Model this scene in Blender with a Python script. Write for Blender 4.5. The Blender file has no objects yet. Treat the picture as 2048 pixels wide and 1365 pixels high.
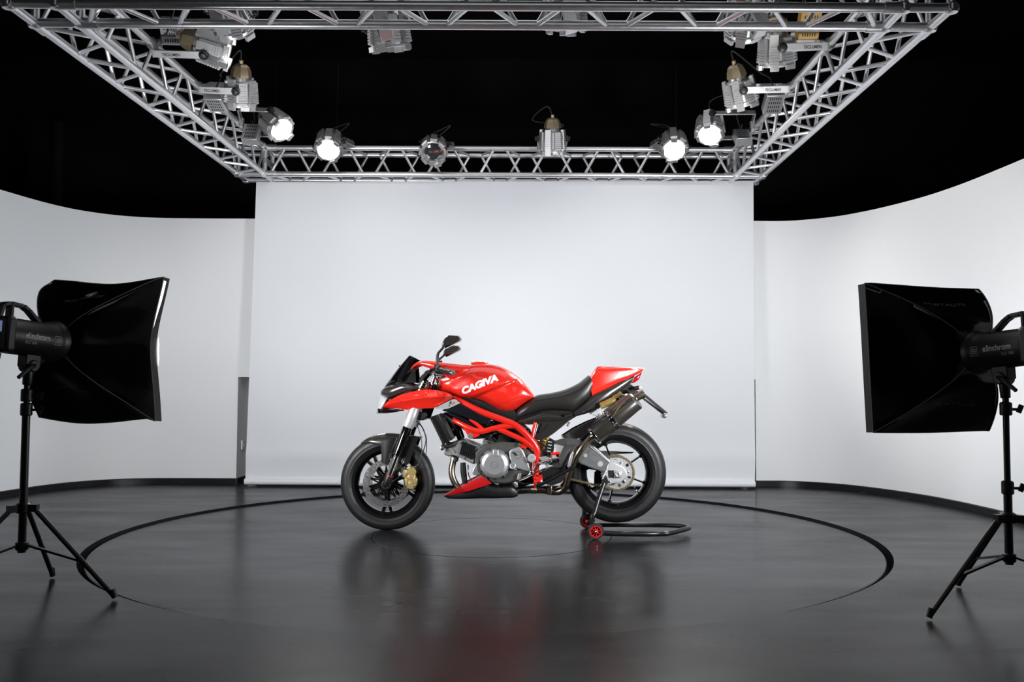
import bpy, bmesh, math, random
from mathutils import Vector as V, Matrix, Euler
from mathutils.bvhtree import BVHTree

sc = bpy.context.scene
col = sc.collection
random.seed(7)
PI = math.pi

# ------------------------------------------------------------------ camera
FPX, CX, CY, HC, ROLL = 1800.0, 1050.0, 682.5, 0.908, 0.0045
PITCH = math.atan(91.5 / FPX)
cam_d = bpy.data.cameras.new('camera')
cam_d.sensor_width = 36.0
cam_d.lens = FPX / 2048.0 * 36.0
cam_d.shift_x = (1024.0 - CX) / 2048.0
cam_d.clip_start = 0.05
cam = bpy.data.objects.new('camera', cam_d)
cam.location = (0, 0, HC)
cam.rotation_euler = (Matrix.Rotation(PI / 2 + PITCH, 3, 'X') @ Matrix.Rotation(ROLL, 3, 'Z')).to_euler()
col.objects.link(cam)
sc.camera = cam

# ------------------------------------------------------------------ world, exposure
world = bpy.data.worlds.new('studio_world')
sc.world = world
world.use_nodes = True
world.node_tree.nodes['Background'].inputs[0].default_value = (0.5, 0.52, 0.55, 1)
world.node_tree.nodes['Background'].inputs[1].default_value = 0.02
sc.view_settings.view_transform = 'Standard'
sc.view_settings.look = 'None'
sc.view_settings.gamma = 1.0
sc.view_settings.use_curve_mapping = False
sc.view_settings.exposure = 0.30
SOFT_LEFT, SOFT_RIGHT = 44.0, 56.0         # emission of the two softbox diffusers
LAMP_W, LENS_E = 120.0, 9.0                # beam power and lens emission of a lit truss lamp


def area_light(name, loc, aim, sx, sy, power):
    d = bpy.data.lights.new(name, 'AREA')
    d.shape = 'RECTANGLE'
    d.size, d.size_y, d.energy = sx, sy, power
    d.color = (0.97, 0.985, 1.0)
    o = bpy.data.objects.new(name, d)
    o.location = loc
    o.rotation_euler = (V(aim) - V(loc)).to_track_quat('-Z', 'Y').to_euler()
    col.objects.link(o)
    return o


# added unseen area lights for ambient fill: above the camera and over the turntable
area_light('added_fill_camera', (-0.3, 0.4, 3.9), (-0.2, 5.6, 0.6), 3.2, 1.6, 10.0)
area_light('added_fill_overhead', (-0.2, 6.1, 4.2), (-0.2, 6.1, 0.0), 3.4, 2.4, 20.0)


# ------------------------------------------------------------------ measuring helpers
def ray(px, py):
    a = (px - CX) / FPX
    b = (CY - py) / FPX
    dx = a - ROLL * b
    du = b + ROLL * a
    return V((dx, math.cos(PITCH) - math.sin(PITCH) * du, math.sin(PITCH) + math.cos(PITCH) * du))


def on_floor(px, py, z=0.0):
    d = ray(px, py)
    return V((0, 0, HC)) + d * ((z - HC) / d.z)


def at_depth(px, py, y):
    d = ray(px, py)
    return V((0, 0, HC)) + d * (y / d.y)


# the motorcycle's own frame: x to its rear, y to its right (away), z up; v = distance to its left
TTZ = -0.014                               # the turntable lies a little lower than the floor around it
BIKE = on_floor(776, 1060.5, TTZ)
YAW = math.radians(-1.5)
UX = V((math.cos(YAW), math.sin(YAW), 0))
AW = V((-math.sin(YAW), math.cos(YAW), 0))


def P(px, py, v=0.0):
    d = ray(px, py)
    c = V((0, 0, HC))
    t = (-v - (c - BIKE).dot(AW)) / d.dot(AW)
    p = c + d * t - BIKE
    return V((p.dot(UX), -v, p.z))


# ------------------------------------------------------------------ materials
def mat(name, color, rough=0.5, metal=0.0, coat=0.0, noise=0.0, nscale=30.0, bump=0.0, spec=None, emit=None, estr=0.0, coat_rough=0.05):
    m = bpy.data.materials.new(name)
    m.use_nodes = True
    nt = m.node_tree
    b = nt.nodes['Principled BSDF']
    b.inputs['Base Color'].default_value = (*color, 1)
    b.inputs['Roughness'].default_value = rough
    b.inputs['Metallic'].default_value = metal
    b.inputs['Coat Weight'].default_value = coat
    b.inputs['Coat Roughness'].default_value = coat_rough
    if spec is not None:
        b.inputs['Specular IOR Level'].default_value = spec
    if emit:
        b.inputs['Emission Color'].default_value = (*emit, 1)
        b.inputs['Emission Strength'].default_value = estr
    if noise or bump:
        tc = nt.nodes.new('ShaderNodeTexCoord')
        n = nt.nodes.new('ShaderNodeTexNoise')
        n.inputs['Scale'].default_value = nscale
        n.inputs['Detail'].default_value = 4
        nt.links.new(tc.outputs['Object'], n.inputs['Vector'])
        if noise:
            mr = nt.nodes.new('ShaderNodeMapRange')
            mr.inputs[3].default_value = max(0.02, rough - noise)
            mr.inputs[4].default_value = min(1.0, rough + noise)
            nt.links.new(n.outputs['Fac'], mr.inputs[0])
            nt.links.new(mr.outputs[0], b.inputs['Roughness'])
        if bump:
            bp = nt.nodes.new('ShaderNodeBump')
            bp.inputs['Strength'].default_value = bump
            bp.inputs['Distance'].default_value = 0.01
            nt.links.new(n.outputs['Fac'], bp.inputs['Height'])
            nt.links.new(bp.outputs['Normal'], b.inputs['Normal'])
    return m


M = {}
M['wall'] = mat('white_wall_paint', (0.85, 0.868, 0.895), 0.75, noise=0.05, nscale=6, bump=0.02)
M['black_wall'] = mat('black_wall_paint', (0.0035, 0.0035, 0.0038), 0.8, noise=0.1, nscale=3, spec=0.15)
M['black_trim'] = mat('black_skirting', (0.006, 0.006, 0.007), 0.35, noise=0.1, nscale=8)
M['backdrop'] = mat('white_backdrop_fabric', (0.775, 0.80, 0.845), 0.85, noise=0.05, nscale=120, bump=0.03)
M['alu'] = mat('brushed_aluminium', (0.74, 0.74, 0.76), 0.34, metal=0.88, noise=0.10, nscale=40, bump=0.02)
M['cast'] = mat('cast_aluminium', (0.62, 0.62, 0.63), 0.36, metal=0.85, noise=0.1, nscale=60, bump=0.03)
M['dark_plastic'] = mat('black_plastic', (0.006, 0.006, 0.0065), 0.42, noise=0.08, nscale=50)
M['flash_body'] = mat('flash_body_grey', (0.016, 0.016, 0.018), 0.40, noise=0.06, nscale=90, bump=0.02)
M['soft_shell'] = mat('softbox_fabric_black', (0.0030, 0.0030, 0.0030), 0.14, noise=0.05, nscale=14, bump=0.12, spec=0.5)
M['soft_lip'] = mat('softbox_lip_black', (0.008, 0.008, 0.008), 0.55, noise=0.1, nscale=80, bump=0.05)
M['stand'] = mat('stand_black_tube', (0.006, 0.006, 0.007), 0.32, noise=0.08, nscale=40)
M['piping'] = mat('grey_piping', (0.13, 0.13, 0.14), 0.6)
M['gold_print'] = mat('gold_print', (0.15, 0.105, 0.045), 0.5)
M['white_print'] = mat('white_print', (0.75, 0.75, 0.75), 0.5)
M['grey_print'] = mat('grey_print', (0.55, 0.55, 0.57), 0.5)
M['black_print'] = mat('black_print', (0.01, 0.01, 0.01), 0.6)
M['rubber'] = mat('black_rubber_cable', (0.008, 0.008, 0.008), 0.5)
M['lens_lit'] = mat('lit_lens', (0.9, 0.9, 0.85), 0.3, emit=(1.0, 0.97, 0.90), estr=LENS_E)
M['lens_off'] = mat('unlit_reflector_lens', (0.35, 0.36, 0.38), 0.06, metal=0.9)
M['socket'] = mat('white_socket_plastic', (0.75, 0.75, 0.74), 0.4)
M['screen_lcd'] = mat('lcd_backlit', (0.05, 0.07, 0.12), 0.3, emit=(0.25, 0.33, 0.55), estr=0.35)
M['bronze'] = mat('bronze_anodised', (0.32, 0.25, 0.16), 0.4, metal=0.7, noise=0.1)
M['ochre_box'] = mat('ochre_lacquer', (0.50, 0.28, 0.05), 0.45, noise=0.1)


def diffuser(name, s):
    return mat(name, (0.8, 0.8, 0.8), 0.7, emit=(0.97, 0.985, 1.0), estr=s)


M['diff_l'] = diffuser('softbox_diffuser_left', SOFT_LEFT)
M['diff_r'] = diffuser('softbox_diffuser_right', SOFT_RIGHT)


# ------------------------------------------------------------------ mesh builder
class MB:
    def __init__(self):
        self.bm = bmesh.new()

    def add(self, pts, faces):
        vs = [self.bm.verts.new(p) for p in pts]
        for f in faces:
            try:
                self.bm.faces.new([vs[i] for i in f])
            except ValueError:
                pass
        return self

    def box(self, c, s, R=None):
        c = V(c)
        pts = []
        for z in (-1, 1):
            for y in (-1, 1):
                for x in (-1, 1):
                    p = V((x * s[0] / 2, y * s[1] / 2, z * s[2] / 2))
                    if R is not None:
                        p = R @ p
                    pts.append(c + p)
        return self.add(pts, [(0, 1, 3, 2), (4, 6, 7, 5), (0, 4, 5, 1), (2, 3, 7, 6), (0, 2, 6, 4), (1, 5, 7, 3)])

    def bar(self, a, b, w, h, up=(0, 0, 1)):
        a, b = V(a), V(b)
        d = b - a
        L = d.length
        z = d.normalized()
        x = V(up).cross(z)
        if x.length < 1e-4:
            x = V((1, 0, 0)).cross(z)
        x.normalize()
        y = z.cross(x)
        R = Matrix((x, y, z)).transposed()
        return self.box((a + b) / 2, (w, h, L), R)

    def rings(self, rs, cap0=True, cap1=True, closed=True):
        n = len(rs[0])
        pts = [p for r in rs for p in r]
        fs = []
        for i in range(len(rs) - 1):
            for j in range(n if closed else n - 1):
                k = (j + 1) % n
                fs.append((i * n + j, i * n + k, (i + 1) * n + k, (i + 1) * n + j))
        if cap0:
            fs.append(tuple(range(n))[::-1])
        if cap1:
            fs.append(tuple((len(rs) - 1) * n + j for j in range(n)))
        return self.add(pts, fs)

    def tube(self, pts, r, seg=10, closed=False, cap=True):
        pts = [V(p) for p in pts]
        n = len(pts)
        rad = r if isinstance(r, (list, tuple)) else [r] * n
        ts = []
        for i in range(n):
            if closed:
                t = pts[(i + 1) % n] - pts[i - 1]
            elif i == 0:
                t = pts[1] - pts[0]
            elif i == n - 1:
                t = pts[-1] - pts[-2]
            else:
                t = (pts[i + 1] - pts[i]).normalized() + (pts[i] - pts[i - 1]).normalized()
            ts.append(t.normalized())
        ref = V((0, 0, 1)) if abs(ts[0].z) < 0.9 else V((1, 0, 0))
        x = ref.cross(ts[0]).normalized()
        rs = []
        for i in range(n):
            x = (x - ts[i] * x.dot(ts[i])).normalized()
            y = ts[i].cross(x)
            rs.append([pts[i] + (x * math.cos(2 * PI * k / seg) + y * math.sin(2 * PI * k / seg)) * rad[i] for k in range(seg)])
        if closed:
            rs.append(rs[0])
            return self.rings(rs, False, False)
        return self.rings(rs, cap, cap)

    def lathe(self, o, axis, prof, seg=32, closed=False):
        """prof: (radius, height along axis)"""
        o = V(o)
        z = V(axis).normalized()
        ref = V((0, 0, 1)) if abs(z.z) < 0.9 else V((1, 0, 0))
        x = ref.cross(z).normalized()
        y = z.cross(x)
        rs = []
        for r, h in prof:
            r = max(r, 1e-5)
            rs.append([o + z * h + (x * math.cos(2 * PI * k / seg) + y * math.sin(2 * PI * k / seg)) * r for k in range(seg)])
        if closed:
            rs.append(rs[0])
            return self.rings(rs, False, False)
        return self.rings(rs, True, True)

    def cyl(self, a, b, r, seg=16):
        a, b = V(a), V(b)
        return self.lathe(a, b - a, [(r, 0), (r, (b - a).length)], seg)

    def poly(self, A, B):
        return self.rings([A, B])

    def build(self, name, m, parent=None, off=None, angle=35, bevel=0.0, bseg=2, weld=False):
        bm = self.bm
        if weld:
            bmesh.ops.remove_doubles(bm, verts=bm.verts, dist=1e-4)
        bmesh.ops.recalc_face_normals(bm, faces=bm.faces)
        if off is not None:
            bmesh.ops.translate(bm, verts=bm.verts, vec=-V(off))
        me = bpy.data.meshes.new(name)
        bm.to_mesh(me)
        bm.free()
        for p in me.polygons:
            p.use_smooth = True
        me.set_sharp_from_angle(angle=math.radians(angle))
        o = bpy.data.objects.new(name, me)
        me.materials.append(m)
        col.objects.link(o)
        if parent is not None:
            o.parent = parent
        if bevel:
            md = o.modifiers.new('bevel', 'BEVEL')
            md.width = bevel
            md.segments = bseg
            md.limit_method = 'ANGLE'
            md.angle_limit = math.radians(40)
            md.harden_normals = False
        return o


def build_each(mb, name, m, parent=None, **k):
    """every separate piece of the builder becomes an object of its own"""
    bm = mb.bm
    left = set(bm.verts)
    out = []
    while left:
        st = [left.pop()]
        isl = {st[0]}
        while st:
            v = st.pop()
            for e in v.link_edges:
                w = e.other_vert(v)
                if w not in isl:
                    isl.add(w)
                    left.discard(w)
                    st.append(w)
        one = MB()
        mp = {v: one.bm.verts.new(v.co) for v in isl}
        fs = {f for v in isl for f in v.link_faces}
        for f in fs:
            one.bm.faces.new([mp[v] for v in f.verts])
        out.append(one.build(name, m, parent, **k))
    bm.free()
    return out


def thing(name, label, cat, loc=(0, 0, 0), rotz=0.0, group=None):
    o = bpy.data.objects.new(name, None)
    o.empty_display_size = 0.1
    o.location = loc
    o.rotation_euler = (0, 0, rotz)
    col.objects.link(o)
    tag(o, label, cat, group)
    return o


def tag(o, label, cat, group=None):
    o['label'] = label
    o['category'] = cat
    if group:
        o['group'] = group
    return o


def struct(o):
    o['kind'] = 'structure'
    return o


def spline(pts, n):
    """Catmull-Rom through the points, n steps per span (any tuple length)"""
    pts = [tuple(p) for p in pts]
    out = []
    q = [pts[0]] + pts + [pts[-1]]
    for i in range(1, len(q) - 2):
        p0, p1, p2, p3 = q[i - 1], q[i], q[i + 1], q[i + 2]
        for k in range(n):
            t = k / n
            out.append(tuple(0.5 * (2 * b + (c - a) * t + (2 * a - 5 * b + 4 * c - d) * t * t + (3 * b - a - 3 * c + d) * t ** 3)
                             for a, b, c, d in zip(p0, p1, p2, p3)))
    out.append(pts[-1])
    return out


def lettering(name, text, size, m, parent, fn, bold=0.0, shear=0.0, sx=1.0, extrude=0.0, spacing=1.0, cuts=0):
    """Text as a mesh; fn maps its (x, y) in metres to a point on the thing"""
    c = bpy.data.curves.new(name, 'FONT')
    c.body = text
    c.size = size
    c.offset = bold
    c.shear = shear
    c.space_character = spacing
    c.fill_mode = 'FRONT'
    o = bpy.data.objects.new(name, c)
    col.objects.link(o)
    dg = bpy.context.evaluated_depsgraph_get()
    me = bpy.data.meshes.new_from_object(o.evaluated_get(dg))
    bpy.data.objects.remove(o)
    bpy.data.curves.remove(c)
    bm = bmesh.new()
    bm.from_mesh(me)
    bmesh.ops.triangulate(bm, faces=bm.faces)
    if cuts:
        bmesh.ops.subdivide_edges(bm, edges=[e for e in bm.edges if e.calc_length() > size * 0.2], cuts=cuts, use_grid_fill=False)
        bmesh.ops.triangulate(bm, faces=bm.faces)
    for v in bm.verts:
        v.co = fn(v.co.x * sx, v.co.y)
    bm.to_mesh(me)
    bm.free()
    me.materials.clear()
    me.materials.append(m)
    r = bpy.data.objects.new(name, me)
    col.objects.link(r)
    r.parent = parent
    return r


# ------------------------------------------------------------------ the setting
TT = V((-0.20, 5.64, 0))
TR, GAP, RIN = 2.275, 0.035, 0.735


def floor_material(name, seams, gloss):
    m = mat(name, (0.012, 0.0124, 0.0138), 0.27, spec=gloss)
    nt = m.node_tree
    b = nt.nodes['Principled BSDF']
    tc = nt.nodes.new('ShaderNodeTexCoord')
    mp = nt.nodes.new('ShaderNodeMapping')
    mp.inputs['Scale'].default_value = (0.6, 1.6, 1.0)
    nt.links.new(tc.outputs['Object'], mp.inputs['Vector'])
    n = nt.nodes.new('ShaderNodeTexNoise')
    n.inputs['Scale'].default_value = 2.2
    n.inputs['Detail'].default_value = 6
    nt.links.new(mp.outputs[0], n.inputs['Vector'])
    mr = nt.nodes.new('ShaderNodeMapRange')
    mr.inputs[1].default_value = 0.3
    mr.inputs[2].default_value = 0.7
    mr.inputs[3].default_value = 0.20
    mr.inputs[4].default_value = 0.30
    nt.links.new(n.outputs['Fac'], mr.inputs[0])
    nt.links.new(mr.outputs[0], b.inputs['Roughness'])
    n2 = nt.nodes.new('ShaderNodeTexNoise')
    n2.inputs['Scale'].default_value = 9
    n2.inputs['Detail'].default_value = 5
    nt.links.new(mp.outputs[0], n2.inputs['Vector'])
    bp = nt.nodes.new('ShaderNodeBump')
    bp.inputs['Strength'].default_value = 0.03
    bp.inputs['Distance'].default_value = 0.005
    nt.links.new(n2.outputs['Fac'], bp.inputs['Height'])
    nt.links.new(bp.outputs['Normal'], b.inputs['Normal'])
    # small dark specks and, on the turntable, the thin radial joints between its plates
    vo = nt.nodes.new('ShaderNodeTexVoronoi')
    vo.inputs['Scale'].default_value = 3.2
    nt.links.new(tc.outputs['Object'], vo.inputs['Vector'])
    lt = nt.nodes.new('ShaderNodeMath')
    lt.operation = 'LESS_THAN'
    lt.inputs[1].default_value = 0.022
    nt.links.new(vo.outputs['Distance'], lt.inputs[0])
    mask = lt.outputs[0]
    if seams:
        ln = nt.nodes.new('ShaderNodeVectorMath')
        ln.operation = 'LENGTH'
        nt.links.new(tc.outputs['Object'], ln.inputs[0])
        out = nt.nodes.new('ShaderNodeMath')
        out.operation = 'GREATER_THAN'
        out.inputs[1].default_value = RIN + 0.01
        nt.links.new(ln.outputs['Value'], out.inputs[0])
        for a in (5, 37, 88, 117, 158):
            a = math.radians(a)
            dt = nt.nodes.new('ShaderNodeVectorMath')
            dt.operation = 'DOT_PRODUCT'
            dt.inputs[1].default_value = (-math.sin(a), math.cos(a), 0)
            nt.links.new(tc.outputs['Object'], dt.inputs[0])
            ab = nt.nodes.new('ShaderNodeMath')
            ab.operation = 'ABSOLUTE'
            nt.links.new(dt.outputs['Value'], ab.inputs[0])
            l2 = nt.nodes.new('ShaderNodeMath')
            l2.operation = 'LESS_THAN'
            l2.inputs[1].default_value = 0.0022
            nt.links.new(ab.outputs[0], l2.inputs[0])
            mu = nt.nodes.new('ShaderNodeMath')
            mu.operation = 'MULTIPLY'
            nt.links.new(l2.outputs[0], mu.inputs[0])
            nt.links.new(out.outputs[0], mu.inputs[1])
            mx = nt.nodes.new('ShaderNodeMath')
            mx.operation = 'MAXIMUM'
            nt.links.new(mask, mx.inputs[0])
            nt.links.new(mu.outputs[0], mx.inputs[1])
            mask = mx.outputs[0]
    mix = nt.nodes.new('ShaderNodeMix')
    mix.data_type = 'RGBA'
    mix.inputs[6].default_value = (0.012, 0.0124, 0.0138, 1)
    mix.inputs[7].default_value = (0.008, 0.008, 0.008, 1)
    nt.links.new(mask, mix.inputs[0])
    nt.links.new(mix.outputs[2], b.inputs['Base Color'])
    sp = nt.nodes.new('ShaderNodeMapRange')
    sp.inputs[3].default_value = gloss
    sp.inputs[4].default_value = 0.05
    nt.links.new(mask, sp.inputs[0])
    nt.links.new(sp.outputs[0], b.inputs['Specular IOR Level'])
    return m


M['floor'] = floor_material('polished_grey_floor', False, 0.055)
M['turntable'] = floor_material('polished_turntable_plates', True, 0.068)
M['turntable_hub'] = floor_material('polished_turntable_hub', False, 0.068)
M['pit'] = mat('dark_joint', (0.002, 0.002, 0.002), 0.9, spec=0.0)


def circle(r, z, n=160):
    return [TT + V((r * math.cos(2 * PI * k / n), r * math.sin(2 * PI * k / n), z)) for k in range(n)]


def build_floor():
    mb = MB()
    n = 160
    inner = circle(TR + GAP, 0, n)
    low = circle(TR + GAP, -0.07, n)
    lo, hi = V((-8, -4, 0)), V((8, 11, 0))
    outer = []
    for k in range(n):
        d = V((math.cos(2 * PI * k / n), math.sin(2 * PI * k / n), 0))
        tx = ((hi.x - TT.x) / d.x if d.x > 1e-6 else (lo.x - TT.x) / d.x if d.x < -1e-6 else 1e9)
        ty = ((hi.y - TT.y) / d.y if d.y > 1e-6 else (lo.y - TT.y) / d.y if d.y < -1e-6 else 1e9)
        outer.append(TT + d * min(tx, ty))
    mb.rings([outer, inner, low], False, False)
    o = struct(mb.build('floor', M['floor'], angle=20))
    for p in o.data.polygons:
        if abs(p.normal.z) > 0.5 and p.normal.z < 0:
            p.flip()
    pit = MB()
    pit.add(circle(TR + 0.3, -0.07, 64), [tuple(range(64))])
    struct(pit.build('trim_1', M['pit']))


build_floor()
tt = thing('turntable', 'round dark grey turntable disc set flush into the studio floor', 'turntable', TT + V((0, 0, TTZ)))
mb = MB()
mb.rings([[p - TT for p in circle(r, z)] for r, z in ((RIN + 0.004, -0.03), (RIN + 0.004, -0.001), (RIN + 0.007, 0.0), (TR - 0.004, 0.0), (TR, -0.004), (TR, -0.04))], False, False)
mb.build('turntable_plate', M['turntable'], tt, angle=4)
mb = MB()
mb.rings([[p - TT for p in circle(r, z, 120)] for r, z in ((RIN, -0.03), (RIN, -0.001), (RIN - 0.003, 0.0))], False, True)
mb.build('centre_disc', M['turntable_hub'], tt, angle=4)

# white curved studio wall: a plan curve raised to one height
WH = 2.47
PLAN_L = spline([(-4.25, -2.0), (-4.27, 3.0), (-4.27, 6.4), (-4.20, 7.25), (-4.06, 7.85), (-3.82, 8.18), (-3.5, 8.33), (-3.1, 8.36), (-2.66, 8.36)], 8)
PLAN_R = spline([(2.14, 8.36), (2.40, 8.36), (2.62, 8.28), (2.88, 8.06), (3.12, 7.62), (3.29, 7.05), (3.37, 6.2), (3.42, 4.5), (3.45, 2.5), (3.45, -2.0)], 8)


def wall_strip(name, plan, z0, z1, m, thick=0.1, sign=1):
    mb = MB()
    rs = []
    for i, p in enumerate(plan):
        a = V((*plan[max(0, i - 1)], 0))
        b = V((*plan[min(len(plan) - 1, i + 1)], 0))
        t = (b - a).normalized()
        nrm = V((-t.y, t.x, 0)) * thick * sign
        q = V((*p, 0))
        rs.append([q + V((0, 0, z0)), q + V((0, 0, z1)), q + nrm + V((0, 0, z1)), q + nrm + V((0, 0, z0))])
    mb.rings(rs)
    return struct(mb.build(name, m, angle=30))


wall_strip('wall_left', PLAN_L, 0, WH, M['wall'])
wall_strip('wall_right', PLAN_R, 0, WH, M['wall'])
# behind the backdrop: lintel over a low niche, its two jambs and its back
mb = MB()
mb.box(((-2.66 + 2.14) / 2, 8.41, (0.985 + WH) / 2), (4.80, 0.1, WH - 0.985))
mb.box((-2.70, 8.56, 0.50), (0.08, 0.30, 0.985))
mb.box((2.18, 8.56, 0.50), (0.08, 0.30, 0.985))
mb.box((-0.26, 8.75, 0.50), (5.2, 0.08, 1.0))
struct(mb.build('wall_back', M['wall']))
BH = 0.052


def skirting(name, plan):
    mb = MB()
    rs = []
    for i, p in enumerate(plan):
        a = V((*plan[max(0, i - 1)], 0))
        b = V((*plan[min(len(plan) - 1, i + 1)], 0))
        t = (b - a).normalized()
        nrm = V((-t.y, t.x, 0))
        q = V((*p, 0))
        rs.append([q + nrm * o + V((0, 0, z)) for o, z in ((0.002, 0.0), (-0.012, 0.0), (-0.012, BH - 0.006), (-0.006, BH), (0.002, BH))])
    mb.rings(rs)
    return struct(mb.build(name, M['black_trim'], angle=30))


skirting('baseboard_left', PLAN_L)
skirting('baseboard_right', PLAN_R)
mb = MB()
mb.box((-2.655, 8.54, BH / 2), (0.014, 0.34, BH)).box((2.135, 8.54, BH / 2), (0.014, 0.34, BH)).box((-0.26, 8.705, BH / 2), (4.76, 0.014, BH))
struct(mb.build('baseboard_back', M['black_trim']))

# the black hall around it
CH = 4.7
mb = MB(); mb.box((0, 10.3, CH / 2), (16, 0.1, CH)); struct(mb.build('wall_far_back', M['black_wall']))
mb = MB(); mb.box((-7.5, 3.4, CH / 2), (0.1, 14, CH)); struct(mb.build('wall_far_left', M['black_wall']))
mb = MB(); mb.box((7.5, 3.4, CH / 2), (0.1, 14, CH)); struct(mb.build('wall_far_right', M['black_wall']))
mb = MB(); mb.box((0, -3.5, CH / 2), (16, 0.1, CH)); struct(mb.build('wall_near', M['black_wall']))
mb = MB(); mb.box((0, 3.4, CH + 0.05), (16, 14.2, 0.1)); struct(mb.build('ceiling', M['black_wall']))
# panel joints, the power rail and its boxes on the black back wall
M['rail'] = mat('black_rail_metal', (0.010, 0.010, 0.011), 0.35, noise=0.1)
mb = MB()
for px in (552, 676, 1352):
    x = at_depth(px, 200, 10.25).x
    mb.box((x, 10.245, 2.35), (0.02, 0.02, 4.6))
struct(mb.build('trim_2', M['rail']))
zr = at_depth(1100, 100, 10.2).z
mb = MB()
mb.box((0, 10.21, zr), (11, 0.06, 0.05)).box((0, 10.21, zr + 0.13), (11, 0.04, 0.03))
tag(mb.build('power_rail', M['rail']), 'long black power rail running along the black back wall', 'rail')
for px, lab in ((772, 'black junction box on the wall rail above the unlit left lamp'), (1075, 'black junction box at the middle of the back wall rail'), (1360, 'black junction box on the wall rail above the right lit lamp')):
    p = at_depth(px, 96, 10.1)
    r = thing('junction_box', lab, 'junction box', (p.x, 10.18, p.z), 0, 'junction boxes on the black wall rail')
    mb = MB(); mb.box((0, -0.05, 0), (0.17, 0.1, 0.13)); mb.build('box', M['rail'], r, bevel=0.006)
    mb = MB(); mb.tube(spline([(-0.085, -0.05, 0.02), (-0.25, -0.05, -0.03), (-0.5, -0.05, 0.05), (-0.62, -0.04, 0.2)], 6), 0.010); mb.build('cable', M['rubber'], r)
    mb = MB(); mb.cyl((-0.105, -0.05, 0.02), (-0.083, -0.05, 0.02), 0.018, 10); mb.build('cable_gland', M['alu'], r)
p0 = at_depth(118, 245, 9.6)
mb = MB()
mb.cyl((p0.x, 9.6, 0), (p0.x, 9.6, p0.z), 0.075, 20)
tag(mb.build('standpipe', M['black_wall']), 'tall black pipe standing behind the left curved wall', 'pipe')

# wall socket inside the left end of the niche
p = V((-2.66, 8.53, 0))
p.z = at_depth(489, 890, 8.53).z
r = thing('wall_socket', 'white double frame power socket on the wall end left of the backdrop', 'socket', p)
mb = MB(); mb.box((0.006, 0, 0), (0.012, 0.085, 0.085)); mb.build('cover_plate', M['socket'], r, bevel=0.003)
mb = MB(); mb.lathe((0.010, 0, 0), (1, 0, 0), [(0.022, 0), (0.022, 0.004), (0.018, 0.004), (0.017, 0.001), (0.0, 0.001)], 20); mb.build('socket_insert', M['grey_print'], r)

# ------------------------------------------------------------------ backdrop
def build_backdrop():
    tl, trr = at_depth(512.5, 364, 8.235), at_depth(1507, 362, 8.235)
    bl, br = on_floor(498, 970), on_floor(1511, 978.5)
    bl, br = V((bl.x, 8.17, 0.012)), V((br.x, 8.15, 0.012))
    nx, nz = 64, 60
    g = []
    for j in range(nz + 1):
        t = j / nz
        row = []
        for i in range(nx + 1):
            s = i / nx
            p = tl.lerp(trr, s).lerp(bl.lerp(br, s), t)
            wob = 0.012 * math.sin(7.3 * s + 1.2 + 1.5 * t) + 0.006 * math.sin(19 * s + 3 * t) + 0.004 * math.sin(31 * s - 5 * t)
            p.y += wob * min(1, 3 * t + 0.15) * (1 if t < 0.9 else (1 - t) * 10) - 0.010 * math.exp(-((t - 0.90) / 0.02) ** 2)
            p.y += 0.02 * max(0, (t - 0.93) / 0.07)
            row.append(p)
        g.append(row)
    root = thing('backdrop', 'wide white fabric backdrop hanging from the rear truss down to the floor', 'backdrop', ((bl.x + br.x) / 2, 8.16, 0))
    off = root.location.copy()
    mb = MB()
    front = [p for r in g for p in r]
    back = [p + V((0, 0.004, 0)) for r in g for p in r]
    w = nx + 1
    fs = []
    K = len(front)
    for j in range(nz):
        for i in range(nx):
            a = j * w + i
            fs.append((a, a + 1, a + w + 1, a + w))
            fs.append((K + a, K + a + w, K + a + w + 1, K + a + 1))
    for i in range(nx):
        fs.append((i, K + i, K + i + 1, i + 1))
        a = nz * w + i
        fs.append((a, a + 1, K + a + 1, K + a))
    for j in range(nz):
        a = j * w
        fs.append((a, a + w, K + a + w, K + a))
        b = a + nx
        fs.append((b, K + b, K + b + w, b + w))
    mb.add(front + back, fs)
    mb.build('fabric_sheet', M['backdrop'], root, off=off, angle=60)
    # the hem with its weight bar
    mb = MB()
    mb.tube([V((bl.x + 0.004, 8.163, 0.042)), V((br.x - 0.004, 8.143, 0.042))], 0.028, 12)
    mb.build('bottom_hem', M['backdrop'], root, off=off)
    return root


build_backdrop()

# ------------------------------------------------------------------ lighting truss
TZ0, TZ1 = 2.815, 3.055          # centre heights of the lower and upper chords
XO0, XO1, YO0, YO1 = -2.595, 2.13, 4.42, 8.27
SP = 0.24
XI0, XI1, YI0, YI1 = XO0 + SP, XO1 - SP, YO0 + SP, YO1 - SP
truss = thing('lighting_truss', 'silver aluminium box truss rectangle hanging above the turntable', 'truss', ((XO0 + XO1) / 2, (YO0 + YO1) / 2, TZ0))
TOFF = truss.location.copy()
CR, BR = 0.025, 0.0125


def chord(parent, a, b):
    mb = MB()
    mb.cyl(a, b, CR, 16)
    mb.build('chord_tube', M['alu'], parent, off=TOFF)


REST = MB()
COUNT = [0]


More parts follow.
